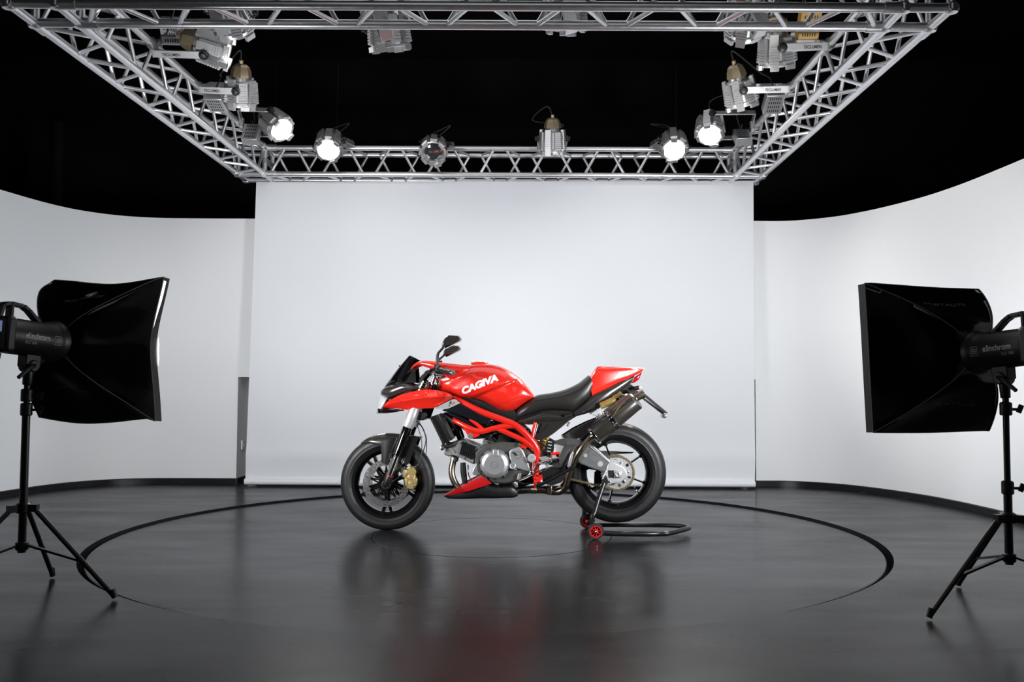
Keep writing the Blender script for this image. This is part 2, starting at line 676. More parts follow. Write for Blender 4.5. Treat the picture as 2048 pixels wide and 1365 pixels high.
def lattice(parent, a, b, c, d, nper, single=True, phase=0):
    """zigzag of braces between chord a-b and chord c-d"""
    a, b, c, d = V(a), V(b), V(c), V(d)
    n = nper * 2
    for k in range(n):
        t0, t1 = k / n + 0.012, (k + 1) / n - 0.012
        if (k + phase) % 2 == 0:
            p, q = a.lerp(b, t0), c.lerp(d, t1)
        else:
            p, q = c.lerp(d, t0), a.lerp(b, t1)
        e = (q - p).normalized() * 0.018
        p, q = p + e, q - e
        if single and COUNT[0] < 99:
            COUNT[0] += 1
            mb = MB()
            mb.tube([p, p.lerp(q, 0.08), p.lerp(q, 0.92), q], [0.0150, BR, BR, 0.0150], 10)
            mb.build('brace', M['alu'], parent, off=TOFF)
        else:
            REST.tube([p, q], BR, 8)


def section(a, b, inward, nper, faces_single, phase=0):
    """a, b: ends of the outer lower chord; inward: unit vector to the inner chord"""
    a, b = V(a), V(b)
    i = V(inward) * SP
    up = V((0, 0, TZ1 - TZ0))
    d = (b - a).normalized()
    sec = truss
    for q, s in ((a, 1), (b, -1)):
        for h in (up * 0, up):
            for w in (i * 0, i):
                mb = MB()
                mb.cyl(q + h + w, q + h + w + d * s * 0.10, CR + 0.006, 14)
                mb.build('coupling_sleeve', M['alu'], truss, off=TOFF)
    chord(sec, a, b); chord(sec, a + i, b + i); chord(sec, a + up, b + up); chord(sec, a + i + up, b + i + up)
    lattice(sec, a, b, a + i, b + i, nper, 'bottom' in faces_single, phase)
    lattice(sec, a + i + up, b + i + up, a + i, b + i, nper, 'inner' in faces_single, phase)
    lattice(sec, a + up, b + up, a, b, nper, 'outer' in faces_single, phase + 1)
    lattice(sec, a + up, b + up, a + up + i, b + up + i, nper, False, phase + 1)


section((XI0, YO0, TZ0), (XI1, YO0, TZ0), (0, 1, 0), 9, {'bottom', 'inner'}, 1)
section((XO0, YI0, TZ0), (XO0, YI1, TZ0), (1, 0, 0), 7, {'bottom', 'inner'})
section((XO1, YI0, TZ0), (XO1, YI1, TZ0), (-1, 0, 0), 7, {'bottom', 'inner'})
section((XI0, YO1, TZ0), (XI1, YO1, TZ0), (0, -1, 0), 9, {'inner'}, 1)
for cx, cy, sx, sy in ((XO0, YO0, 1, 1), (XO1, YO0, -1, 1), (XO0, YO1, 1, -1), (XO1, YO1, -1, -1)):
    mb = MB()
    q = [V((cx, cy, 0)), V((cx + sx * SP, cy, 0)), V((cx + sx * SP, cy + sy * SP, 0)), V((cx, cy + sy * SP, 0))]
    for z in (TZ0, TZ1):
        for k in range(4):
            a, b = q[k] + V((0, 0, z)), q[(k + 1) % 4] + V((0, 0, z))
            e = (b - a).normalized() * 0.03
            mb.cyl(a - e, b + e, CR - 0.001, 14)
    for k in range(4):
        mb.cyl(q[k] + V((0, 0, TZ0)), q[k] + V((0, 0, TZ1)), CR - 0.002, 14)
        mb.lathe(q[k] + V((0, 0, TZ0 - 0.031)), (0, 0, 1), [(0.012, 0), (0.03, 0.006), (0.033, 0.02), (0.033, 0.045), (0.02, 0.06)], 14)
    # flange plates where the section bolts on
    mb.box(q[2] + V((sx * 0.012, -sy * SP / 2, (TZ0 + TZ1) / 2)), (0.016, SP + 0.05, 0.05))
    mb.build('corner_block', M['alu'], truss, off=TOFF)
o = REST.build('brace', M['alu'], truss, off=TOFF)
o['kind'] = 'stuff'

# ------------------------------------------------------------------ truss lamps
def spotlight(C, aim, mount, lit, label, cap='bronze', box='cast', word=True, boxdrop=0.13, k_beam=None, boxtilt=0.3):
    C, mount = V(C), V(mount)
    D = (V(aim) - C).normalized()
    Y = mount - C
    Y.z *= 0.3
    Y.normalize()
    A = Y.cross(D).normalized()
    if A.y > 0.3 or (abs(A.y) < 0.3 and A.x > 0):
        A = -A
    N = D.cross(A)
    R = Matrix((A, N, D)).transposed()
    root = thing('spotlight', label, 'spotlight', C, 0, 'stage spotlights on the truss')

    def L(x, y, z):
        return R @ V((x, y, z))

    mb = MB()
    mb.lathe(L(0, 0, 0), D, [(0.001, -0.098), (0.060, -0.098), (0.070, -0.060), (0.084, -0.050), (0.090, 0.085),
                            (0.104, 0.090), (0.108, 0.100), (0.108, 0.118), (0.100, 0.120), (0.094, 0.116), (0.090, 0.094), (0.060, 0.060), (0.02, 0.03), (0.001, 0.03)], 16)
    hs = mb.build('housing', M['cast'], root, angle=28)
    mb = MB()
    for k in range(8):
        a = (k + 0.5) * PI / 4
        ax, ay = math.cos(a), math.sin(a)
        for j in range(9):
            z = -0.045 + j * 0.0165
            rr = 0.101 + 0.009 * (j / 8)
            Rz = R @ Matrix.Rotation(a, 3, 'Z')
            mb.box(L(ax * rr, ay * rr, z), (0.024, 0.050 + 0.010 * (j / 8), 0.011), Rz)
        lo_, hi_ = (-0.075, 0.142) if k % 2 == 0 else (-0.055, 0.100)
        mb.box(L(ax * 0.098, ay * 0.098, (lo_ + hi_) / 2), (0.024, 0.052, hi_ - lo_), R @ Matrix.Rotation(a, 3, 'Z'))
    mb.build('cooling_fins', M['cast'], root, angle=20)
    mb = MB()
    mb.lathe(L(0, 0, 0), D, [(0.001, -0.096), (0.074, -0.096), (0.076, -0.088), (0.070, -0.125), (0.056, -0.158), (0.036, -0.172), (0.001, -0.172)], 8)
    mb.lathe(L(0, 0, -0.17), D, [(0.016, -0.03), (0.016, 0.0)], 10)
    mb.build('rear_cap', M[cap], root, angle=20)
    mb = MB()
    mb.lathe(L(0, 0, 0), D, [(0.0885, 0.080), (0.086, 0.086), (0.062, 0.094), (0.03, 0.099), (0.001, 0.101)], 28)
    mb.build('lens', M['lens_lit'] if lit else M['lens_off'], root)
    mb = MB()
    for k in range(3):
        a = PI / 2 + k * 2 * PI / 3
        mb.box(L(math.cos(a) * 0.112, math.sin(a) * 0.112, 0.122), (0.02, 0.06, 0.028), R @ Matrix.Rotation(a, 3, 'Z'))
    build_each(mb, 'filter_clip', M['cast'], root)
    # yoke: two arms from the pivots to a bridge by the clamp
    Yl = mount - C
    Yl = Yl - A * Yl.dot(A)
    L1 = Yl.length
    Yd = Yl.normalized()
    Zd = A.cross(Yd)
    RY = Matrix((A, Yd, Zd)).transposed()
    yk = MB()
    for s in (-1, 1):
        yk.box(A * s * 0.126 + Yd * (L1 - 0.05) / 2, (0.010, L1 - 0.03, 0.048), RY)
    yk.box(Yd * (L1 - 0.045), (0.262, 0.012, 0.05), RY)
    yo = yk.build('yoke', M['cast'], root, bevel=0.002)
    mb = MB()
    for s in (-1, 1):
        mb.lathe(A * s * 0.118, A * s, [(0.030, 0), (0.030, 0.016), (0.020, 0.020), (0.020, 0.034), (0.012, 0.036), (0.001, 0.036)], 14)
    build_each(mb, 'pivot_knob', M['dark_plastic'], root)
    if word:
        Au = A if A.y < 0 or abs(A.y) < 0.2 else -A
        xd = Yd if Yd.x > 0 else -Yd
        zd = V((0, 0, 1)) - Au * Au.z
        zd = (zd - xd * zd.dot(xd)).normalized()
        c0 = Au * 0.1325 + Yd * (L1 * 0.56) - xd * 0.055 - zd * 0.010
        lettering('lettering', 'TECLUMEN', 0.026, M['black_print'], yo, lambda x, y: c0 + xd * x + zd * y, bold=0.0006, sx=0.85)
    # gear box by the clamp, its slotted plate turned to the floor
    bc = Yd * (L1 - 0.125) + V((0, 0, -boxdrop))
    mb = MB()
    Rb = RY @ Matrix.Rotation(boxtilt, 3, 'Y')
    if (Rb @ V((1, 0, 0))).z > 0:
        Rb = RY @ Matrix.Rotation(-boxtilt, 3, 'Y')
    mb.box(bc, (0.070, 0.130, 0.165), Rb)
    gb = mb.build('gear_box', M[box], root, bevel=0.004)
    mb = MB()
    for row in range(4):
        for k in range(6):
            for s in (-1, 1):
                mb.box(bc + Rb @ V((s * 0.0352, -0.038 + k * 0.015, 0.054 - row * 0.036)), (0.003, 0.0065, 0.020), Rb)
    mb.build('vent_slots', M['black_print'], gb)
    # clamp around the chord
    cd = A
    mb = MB()
    m0 = mount - C
    ax = V((1, 0, 0)) if abs(Yd.y) > abs(Yd.x) else V((0, 1, 0))
    mb.lathe(m0 - ax * 0.025, ax, [(0.0262, 0), (0.037, 0), (0.037, 0.05), (0.0262, 0.05)], 18, closed=True)
    mb.bar(m0 - Yd * 0.034, m0 - Yd * 0.060, 0.03, 0.05)
    mb.build('clamp', M['cast'], root)
    # supply cable from the gear box round to the rear cap
    q0 = bc + V((0, 0, 0.11))
    q3 = L(0, 0, -0.19)
    pts = spline([q0, q0 + V((0, 0, 0.06)) - A * 0.10, (q0 + q3) / 2 + V((0, 0, 0.03)) + A * 0.17, q3 - D * 0.08 + A * 0.05, q3], 7)
    mb = MB()
    mb.tube(pts, 0.0055, 8)
    mb.build('cable', M['rubber'], root)
    beam = k_beam or (75, 1.0)
    if lit:
        d = bpy.data.lights.new('lamp_beam', 'SPOT')
        d.energy = LAMP_W * beam[1]
        d.spot_size = math.radians(beam[0])
        d.spot_blend = 0.7
        d.shadow_soft_size = 0.08
        d.color = (1.0, 0.96, 0.90)
        lo = bpy.data.objects.new('lamp_beam', d)
        lo.rotation_euler = D.to_track_quat('-Z', 'Y').to_euler()
        lo.location = D * 0.14
        col.objects.link(lo)
        lo.parent = root
    return root


def back_lamp(px, py, y, aim, lit, label, **k):
    C = at_depth(px, py, y)
    spotlight(C, aim, (C.x + 0.05 * k.pop('side', 0), YI1, TZ1), lit, label, boxdrop=-0.01, **k)


back_lamp(659, 286, 7.69, (-1.45, 5.6, 0.85), True, 'lit spotlight on the rear truss, left of the unlit one facing the camera', side=1)
back_lamp(868, 298, 7.67, (-0.68, 4.9, 1.05), False, 'unlit spotlight with a clear glass lens facing the camera on the rear truss', side=1)
back_lamp(1105, 277, 7.73, (0.25, 8.35, 1.2), False, 'spotlight on the rear truss turned away from the camera towards the backdrop')
back_lamp(1347, 286, 7.69, (1.1, 5.6, 0.85), True, 'lit spotlight on the rear truss near its right corner', side=-1)


def side_lamp(px, py, aim, lit, label, left, **k):
    d = ray(px, py)
    C = V((0, 0, HC)) + d * ((TZ1 - 0.012 - HC) / d.z)
    if isinstance(aim, V):
        aim = C + aim
    spotlight(C, aim, (XI0 if left else XI1, C.y, TZ1), lit, label, **k)


side_lamp(418, 92, V((0.95, 0.24, -0.24)), True, 'spotlight on the left truss nearest the camera, aimed across at the right wall', True, boxdrop=-0.09, k_beam=(34, 2.0))
side_lamp(482, 178, V((-0.12, 0.42, -0.85)), False, 'unlit spotlight hanging nose down on the left truss, second from the rear corner', True, boxdrop=0.10, boxtilt=0.85)
side_lamp(548, 246, V((0.66, -0.42, -0.60)), True, 'lit spotlight on the left truss closest to the rear left corner', True, boxdrop=0.10, boxtilt=0.15)
side_lamp(1554, 92, V((0.10, 0.40, -0.85)), False, 'unlit spotlight beside the ochre gear box on the right truss', False, box='ochre_box', boxdrop=-0.13, boxtilt=0.2)
side_lamp(1479, 178, V((0.28, 0.36, -0.85)), False, 'unlit spotlight hanging nose down on the right truss, second from the rear corner', False, boxdrop=0.10, boxtilt=0.6)
side_lamp(1420, 252, V((-0.12, -0.58, -0.80)), True, 'lit spotlight on the right truss closest to the rear right corner', False, boxdrop=0.10, boxtilt=0.2)


def front_lamp(px, py, y, aim, label, lit=False):
    C = at_depth(px, py, y)
    spotlight(C, aim, (C.x, YI0, TZ1), lit, label, word=False, k_beam=(85, 0.62))


front_lamp(462, 22, 4.98, (-1.8, 8.1, 0.85), 'spotlight behind the front truss beam, far left of the row', True)
front_lamp(776, 52, 4.98, (-0.5, 5.9, 0.2), 'spotlight hanging below the front truss beam, left of the middle')
front_lamp(1132, 14, 4.98, (0.2, 5.6, 0.0), 'spotlight half hidden by the front truss beam, right of the middle')
front_lamp(1494, 30, 4.98, (1.4, 8.1, 0.85), 'spotlight behind the front truss beam, far right of the row', True)

M['rim_glow'] = mat('painted_rim_glow', (0.8, 0.8, 0.8), 0.7, emit=(1, 1, 1), estr=2.2)  # emission that paints bright light along the left softbox rim


# ------------------------------------------------------------------ flash heads, softboxes, stands
def light_stand(base, feet, zc, zb, ztop, label, shoulder):
    root = thing('light_stand', label, 'light stand', (base.x, base.y, 0), 0, 'black tripod light stands')
    b0 = V((base.x, base.y, 0))
    mb = MB()
    mb.cyl((0, 0, zb - 0.03), (0, 0, shoulder), 0.0165, 14)
    mb.cyl((0, 0, shoulder - 0.01), (0, 0, ztop), 0.0125, 14)
    mb.build('pole', M['stand'], root)
    mb = MB()
    mb.lathe((0, 0, zc - 0.02), (0, 0, 1), [(0.026, 0), (0.030, 0.004), (0.030, 0.036), (0.022, 0.042)], 16)
    for f in feet:
        d = (f - b0); d.z = 0; d.normalize()
        mb.box(d * 0.04 + V((0, 0, zc)), (0.045, 0.028, 0.03), Matrix.Rotation(math.atan2(d.y, d.x), 3, 'Z'))
    mb.build('leg_collar', M['dark_plastic'], root)
    mb = MB()
    mb.lathe((0, 0, zb - 0.02), (0, 0, 1), [(0.022, 0), (0.026, 0.006), (0.026, 0.032), (0.020, 0.036)], 16)
    mb.build('brace_hub', M['dark_plastic'], root)
    for zz in (shoulder, ztop - 0.06):
        mb = MB()
        mb.lathe((0, 0, zz - 0.03), (0, 0, 1), [(0.020, 0), (0.024, 0.004), (0.024, 0.05), (0.018, 0.055)], 14)
        mb.cyl((0.02, 0, zz - 0.005), (0.05, 0.0, zz - 0.005), 0.006, 8)
        mb.box((0.058, 0, zz - 0.003), (0.02, 0.008, 0.034), Matrix.Rotation(0.4, 3, 'Y'))
        mb.build('height_clamp', M['dark_plastic'], root, bevel=0.001)
    for f in feet:
        e = f - b0
        d = V((e.x, e.y, 0)).normalized()
        t = d * 0.045 + V((0, 0, zc))
        mb = MB()
        mb.tube([t, e + V((0, 0, 0.012))], 0.0105, 12)
        leg = mb.build('leg', M['stand'], root)
        mb = MB()
        mb.tube([e + V((0, 0, 0.03)) + (t - e).normalized() * 0.02, e + V((0, 0, 0.010))], [0.0125, 0.0125], 12)
        mb.build('rubber_foot', M['rubber'], leg)
        mid = t.lerp(e, 0.56)
        mb = MB()
        mb.bar(d * 0.026 + V((0, 0, zb)), mid + V((0, 0, -0.004)), 0.016, 0.009)
        mb.cyl(mid - d.cross(V((0, 0, 1))) * 0.014, mid + d.cross(V((0, 0, 1))) * 0.014, 0.006, 8)
        mb.build('leg_brace', M['stand'], root)
    return root


def flash_and_softbox(apex, n, side, dm, lab_flash, lab_soft, seed, saggy):
    """apex: centre of the speed ring; n: where it points; side +1 = seen from its right"""
    rnd = random.Random(seed)
    n = V(n).normalized()
    h = V((0, 0, 1))
    x = n.cross(h).normalized()            # to the right when looking along n
    y = x.cross(n)
    W, Dp, LIP = 0.33, 0.275, 0.045
    c = apex
    root = thing('softbox', lab_soft, 'softbox', apex, 0, 'square black softboxes')

    def S(a, b, d):
        return x * a + y * b + n * d
    # four fabric panels from the ring to the rim, bellied between the rods
    N1, N2 = 16, 20
    rim = [(-1, -1), (1, -1), (1, 1), (-1, 1)]
    mb = MB()
    rings = []
    for i in range(N1 + 1):
        t = i / N1
        ring = []
        for s in range(4):
            a, b = rim[s], rim[(s + 1) % 4]
            for k in range(N2):
                q = k / N2
                ex, ey = a[0] + (b[0] - a[0]) * q, a[1] + (b[1] - a[1]) * q
                ang = math.atan2(ey, ex)
                r0 = V((math.cos(ang) * 0.085, math.sin(ang) * 0.085, 0))
                r1 = V((ex * W, ey * W, Dp))
                # rods bow outwards: the profile rises fast, then flattens
                f = t ** 0.62
                p = V((r0.x + (r1.x - r0.x) * f, r0.y + (r1.y - r0.y) * f, Dp * t))
                mid = 4 * q * (1 - q)
                sag = mid * math.sin(PI * min(1, t * 1.02)) * (0.030 + (0.012 * saggy))
                edge = mid * t * t * saggy * (0.040 if s == 1 else 0.018 if s == 2 else -0.014 if s == 0 else 0.02)
                wob = saggy * 0.012 * math.sin(9 * q + 4.1 * s + 2) * math.sin(PI * t) + saggy * 0.010 * math.sin(6 * t + 5 * q + s * 1.7) * t
                outd = V((ex, ey, 0)).normalized()
                p = p - outd * (sag + edge) + outd * wob
                ring.append(S(p.x, p.y, p.z))
        rings.append(ring)
    mb.rings(rings, False, False)
    # inside lining a little smaller so the shell has a thickness
    mb.build('fabric_shell', M['soft_shell'], root, angle=80)
    last = rings[-1]
    mb = MB()
    lipf = [p + n * LIP for p in last]
    lipi = [p * 0.985 + n * (LIP * 1.0) for p in last]
    lipb = [p * 0.985 for p in last]
    mb.rings([last, lipf, lipi, lipb], False, False)
    mb.build('rim_lip', M['soft_lip'], root, angle=50)
    mb = MB()
    inn = [p * 0.97 + n * 0.004 for p in last]
    cen = S(0, 0, Dp + 0.006)
    mb.rings([inn, [p * 0.55 + n * (Dp * 0.45 + 0.002) for p in inn]], False, False)
    k = len(inn)
    mb2 = MB()
    half = [p * 0.5 + S(0, 0, Dp * 0.5) for p in inn]
    mb2.add(inn + half + [cen], [(i, (i + 1) % k, k + (i + 1) % k, k + i) for i in range(k)] + [(k + i, k + (i + 1) % k, 2 * k) for i in range(k)])
    mb.bm.free()
    mb2.build('front_diffuser', dm, root)
    # piping along the four rod seams and around the rim
    mb = MB()
    for s in range(4):
        j = s * N2
        mb.tube([rings[i][j] * 1.002 for i in range(0, N1 + 1)], 0.0022, 6)
    mb.tube([p * 1.002 for p in last], 0.0025, 6, closed=True)
    mb.build('seam_piping', M['piping'], root)
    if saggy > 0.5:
        # emissive strips laid over the lip paint bright light along the rim's upper right
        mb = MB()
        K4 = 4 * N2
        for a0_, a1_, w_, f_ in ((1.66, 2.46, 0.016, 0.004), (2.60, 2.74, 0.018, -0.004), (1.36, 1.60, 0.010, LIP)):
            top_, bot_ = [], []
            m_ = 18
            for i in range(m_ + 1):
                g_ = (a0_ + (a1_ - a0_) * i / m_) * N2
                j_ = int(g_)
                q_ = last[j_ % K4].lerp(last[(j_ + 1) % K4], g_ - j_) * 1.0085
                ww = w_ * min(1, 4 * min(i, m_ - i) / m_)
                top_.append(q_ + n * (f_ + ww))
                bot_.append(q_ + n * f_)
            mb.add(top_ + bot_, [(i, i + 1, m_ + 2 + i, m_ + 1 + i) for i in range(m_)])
        build_each(mb, 'rim_glow_strip', M['rim_glow'], root)
    # gold lettering on the top panel and the panel turned to the camera
    s_top = 2

    def panel_fn(s, flip, t0, q0):
        def fn(u, v):
            q = q0 + (-u if flip else u)
            t = t0 + (v if flip else -v)
            q = min(0.98, max(0.02, q)); t = min(0.97, max(0.05, t))
            fi, fk = t * N1, q * N2
            i, k_ = min(N1 - 1, int(fi)), min(N2 - 1, int(fk))
            a, b = fi - i, fk - k_
            j0, j1 = (s * N2 + k_) % (4 * N2), (s * N2 + k_ + 1) % (4 * N2)
            p = rings[i][j0].lerp(rings[i][j1], b).lerp(rings[i + 1][j0].lerp(rings[i + 1][j1], b), a)
            return p * 1.004
        return fn
    for s_, fl_, q_ in ((2, True, 0.76), (0, False, 0.24)):
        lettering('lettering', 'PORTALITE', 0.10, M['gold_print'], root, panel_fn(s_, fl_, 0.52, q_), bold=0.001, cuts=1)

    # flash head behind the ring
    fr = thing('studio_flash', lab_flash, 'studio flash', apex, 0, 'studio flash heads behind the softboxes')
    R = Matrix((x, y, n)).transposed()
    mb = MB()
    mb.lathe((0, 0, 0), n, [(0.074, -0.275), (0.076, -0.262), (0.0765, -0.09), (0.080, -0.085), (0.081, -0.04), (0.087, -0.030), (0.092, -0.012), (0.092, 0.004), (0.06, 0.006), (0.001, 0.006)], 40)
    body = mb.build('body', M['flash_body'], fr)
    mb = MB()
    mb.box(n * -0.290, (0.150, 0.150, 0.05), R)
    rear = mb.build('rear_panel', M['dark_plastic'], fr, bevel=0.016, bseg=4)
    mb = MB()
    mb.box(S(0, 0.030, -0.3155), (0.085, 0.045, 0.003), R)
    mb.build('display', M['screen_lcd'], rear)
    lettering('display_digits', '4.6', 0.04, M['white_print'], rear, lambda u, v: S(-0.035 + u, 0.015 + v, -0.3175))
    mb = MB()
    mb.lathe(S(0, -0.035, -0.315), -n, [(0.020, 0), (0.020, 0.010), (0.017, 0.012), (0.001, 0.012)], 20)
    mb.build('control_dial', M['flash_body'], rear)
    # carry handle over the top
    hp = [S(0, 0.072, -0.095), S(0, 0.118, -0.155), S(0, 0.132, -0.185), S(0, 0.134, -0.25), S(0, 0.125, -0.285), S(0, 0.07, -0.300)]
    mb = MB()
    for a, b in zip(hp[:-1], hp[1:]):
        mb.bar(a, b, 0.034, 0.018, up=y)
    mb.bar(S(0, 0.07, -0.245), S(0, 0.13, -0.245), 0.034, 0.016, up=n)
    mb.build('carry_handle', M['dark_plastic'], fr, bevel=0.004)
    # maker's name and mark on the side, wrapped round the barrel
    RB = 0.0772

    def wrap(a0, d0, sgn):
        def fn(u, v):
            a = a0 + v / RB * (1 if side > 0 else -1) * (1)
            return x * math.cos(a) * RB + y * math.sin(a) * RB + n * (d0 + sgn * u)
        return fn
    a0 = -0.10 if side > 0 else PI + 0.10
    if side > 0:
        lettering('lettering', 'elinchrom', 0.034, M['grey_print'], body, wrap(a0, -0.226, 1), bold=0.0006, sx=0.92)
        lettering('lettering', 'ELC 500', 0.017, M['grey_print'], body, wrap(a0 - 0.30, -0.222, 1))
    else:
        lettering('lettering', 'elinchrom', 0.034, M['grey_print'], body, wrap(a0, -0.098, -1), bold=0.0006, sx=1.0)
        lettering('lettering', 'ELC 500', 0.017, M['grey_print'], body, wrap(a0 + 0.30, -0.185, -1))
    mb = MB()
    w2 = wrap(a0 + (0.06 if side > 0 else -0.06), -0.058, 1)
    RB = 0.082
    def line(u0, v0, u1, v1):
        mb.tube([w2(u0, v0), w2((u0 + u1) / 2, (v0 + v1) / 2), w2(u1, v1)], 0.0008, 5)
    q = 0.017
    for a, b in (((-q, -q * 1.1), (q, -q * 1.1)), ((q, -q * 1.1), (q, q * 1.1)), ((q, q * 1.1), (-q, q * 1.1)), ((-q, q * 1.1), (-q, -q * 1.1)),
                 ((0, -q * .8), (0, q * .8)), ((-q * .6, q * .5), (q * .6, q * .5)), ((-q * .6, 0), (q * .6, 0)), ((-q * .6, -q * .5), (q * .6, -q * .5)), ((-q * .6, -q * .5), (-q * .6, q * .5)), ((q * .6, -q * .5), (q * .6, q * .5))):
        line(*a, *b)
    mb.build('maker_mark', M['grey_print'], body)
    # tilting bracket and its lever
    mb = MB()
    mb.box(S(0, -0.095, -0.125), (0.05, 0.055, 0.075), R)
    mb.lathe(S(-0.034, -0.118, -0.125), x, [(0.024, 0), (0.026, 0.004), (0.026, 0.064), (0.024, 0.068)], 18)
    mb.lathe(S(0, -0.20, -0.125), y, [(0.017, 0), (0.019, 0.004), (0.022, 0.07), (0.018, 0.085)], 16)
    mb.build('tilt_bracket', M['dark_plastic'], fr, bevel=0.003)
    sg = 1 if side > 0 else -1
    mb = MB()
    mb.tube([S(sg * 0.032, -0.115, -0.125), S(sg * 0.050, -0.120, -0.150), S(sg * 0.060, -0.150, -0.200), S(sg * 0.062, -0.175, -0.232)], [0.008, 0.009, 0.009, 0.008], 10)
    mb.build('tilt_lever', M['dark_plastic'], fr)
    # mains cable
    mb = MB()
    k0 = S(0.0, -0.078, -0.285)
    mb.tube([k0, k0 - y * 0.045], [0.013, 0.008], 10)
    mb.build('mains_plug', M['dark_plastic'], fr)
    mb = MB()
    mb.tube(spline([k0 - y * 0.04, k0 - y * 0.12 - n * 0.01, k0 - y * 0.26 - n * 0.05 - x * 0.03 * sg, k0 - y * 0.55 - n * 0.16 - x * 0.08 * sg, V((k0.x - 0.28 * sg, k0.y - 0.35, -apex.z + 0.006)), V((k0.x - 0.9 * sg, k0.y - 0.8, -apex.z + 0.006))], 8), 0.0045, 8)
    mb.build('mains_cable', M['rubber'], fr)
    return S(0, -0.20, -0.125) + apex


aL, aR = math.radians(17), math.radians(-20)
pit = -math.tan(math.radians(3.5))
nL = V((math.sin(aL), math.cos(aL), pit)).normalized()
nR = V((math.sin(aR), math.cos(aR), pit)).normalized()
apL = at_depth(200, 697, 4.24) - nL * 0.275
apR = at_depth(1856, 717, 4.07) - nR * 0.275
mL = flash_and_softbox(apL, nL, 1, M['diff_l'], 'black studio flash head on the left light stand', 'crumpled black softbox on the left light stand', 3, 1.0)
mR = flash_and_softbox(apR, nR, -1, M['diff_r'], 'black studio flash head on the right light stand', 'smooth taut black softbox on the right light stand', 5, 0.15)


def feet3(base, f1, f2):
    b = V((base.x, base.y, 0))
    d1, d2 = f1 - b, f2 - b
    a = (math.atan2(d1.y, d1.x) + math.atan2(d2.y, d2.x)) / 2
    r = (d1.length + d2.length) / 2
    f3 = b - ((d1.normalized() + d2.normalized()).normalized()) * r
    return [f1, f2, f3]


light_stand(mL, feet3(mL, on_floor(230, 1201), on_floor(105, 1156)), 0.385, 0.228, mL.z + 0.02, 'black tripod light stand under the left flash head', mL.z - 0.10)
light_stand(mR, feet3(mR, on_floor(1858, 1241), on_floor(1917, 1174)), 0.385, 0.228, mR.z + 0.02, 'black tripod light stand under the right flash head', mR.z - 0.36)

# ------------------------------------------------------------------ motorcycle
M['red'] = mat('red_gloss_paint', (0.78, 0.020, 0.010), 0.28, coat=1.0, noise=0.03, nscale=40, coat_rough=0.04)
M['frame_red'] = mat('red_frame_paint', (0.74, 0.018, 0.010), 0.30, coat=0.7, noise=0.04, nscale=60)
M['dark_red'] = mat('dark_red_stripe_paint', (0.30, 0.004, 0.012), 0.3, coat=1.0, noise=0.03)
M['carbon'] = mat('carbon_fibre', (0.024, 0.022, 0.020), 0.26, coat=0.7, noise=0.10, nscale=900, bump=0.02)
M['black_gloss'] = mat('black_gloss_plastic', (0.002, 0.002, 0.0025), 0.12, coat=0.8, noise=0.03)
M['navy'] = mat('satin_blue_black', (0.004, 0.005, 0.008), 0.30, coat=0.3, noise=0.05)
M['leather'] = mat('black_seat_leather', (0.019, 0.017, 0.016), 0.36, noise=0.10, nscale=300, bump=0.06)
M['tire'] = mat('tyre_rubber', (0.0075, 0.0075, 0.008), 0.50, noise=0.12, nscale=35, bump=0.05)
M['rim'] = mat('black_wheel_lacquer', (0.0025, 0.0025, 0.003), 0.25, coat=0.5, noise=0.05)
M['steel'] = mat('brushed_steel', (0.42, 0.41, 0.40), 0.30, metal=1.0, noise=0.08, nscale=80)
M['disc'] = mat('worn_brake_disc_steel', (0.22, 0.215, 0.21), 0.36, metal=0.9, noise=0.1, nscale=60)
M['chrome'] = mat('polished_chrome', (0.82, 0.82, 0.82), 0.10, metal=1.0, noise=0.03)
M['white_alu'] = mat('bright_machined_aluminium', (0.86, 0.86, 0.87), 0.30, metal=0.65, noise=0.06, nscale=90)
M['engine'] = mat('engine_cast_grey', (0.30, 0.295, 0.285), 0.45, metal=0.6, noise=0.12, nscale=70, bump=0.06)
M['engine_dark'] = mat('engine_dark_grey', (0.008, 0.008, 0.008), 0.5, metal=0.2, noise=0.12, nscale=60, bump=0.06)
M['engine_mid'] = mat('engine_case_grey', (0.10, 0.097, 0.094), 0.48, metal=0.5, noise=0.12, nscale=60, bump=0.06)
M['cover'] = mat('silver_engine_cover', (0.62, 0.63, 0.64), 0.36, metal=0.75, noise=0.05, nscale=90)
M['titanium'] = mat('heat_tinted_steel', (0.36, 0.30, 0.23), 0.28, metal=1.0, noise=0.10, nscale=18)
M['gold'] = mat('gold_anodised', (0.62, 0.44, 0.14), 0.30, metal=0.8, noise=0.08, nscale=60)
M['pale_gold'] = mat('champagne_caliper', (0.64, 0.49, 0.21), 0.32, metal=0.7, noise=0.08, nscale=60)
M['chain'] = mat('golden_chain', (0.60, 0.47, 0.24), 0.30, metal=0.9, noise=0.12, nscale=120)
M['yellow'] = mat('yellow_spring', (0.70, 0.38, 0.01), 0.35, coat=0.5, noise=0.04)
M['clear'] = mat('clear_headlight_lens', (0.46, 0.47, 0.50), 0.15, coat=1.0, noise=0.04)
M['tail_red'] = mat('red_tail_lens', (0.45, 0.005, 0.02), 0.12, coat=1.0, noise=0.03)
M['mirror'] = mat('mirror_glass', (0.22, 0.22, 0.23), 0.05, metal=1.0, noise=0.02)
M['swing'] = mat('brushed_swingarm', (0.40, 0.40, 0.41), 0.34, metal=0.85, noise=0.08, nscale=50)
M['guard'] = mat('grey_carbon_guard', (0.06, 0.057, 0.056), 0.32, coat=0.5, noise=0.08, nscale=500, bump=0.02)

bike = thing('motorcycle', 'red and black sports motorcycle with its rear wheel lifted on a paddock stand', 'motorcycle', BIKE, YAW)


def mirror_y(mb):
    for v in mb.bm.verts:
        v.co.y = -v.co.y
    return mb


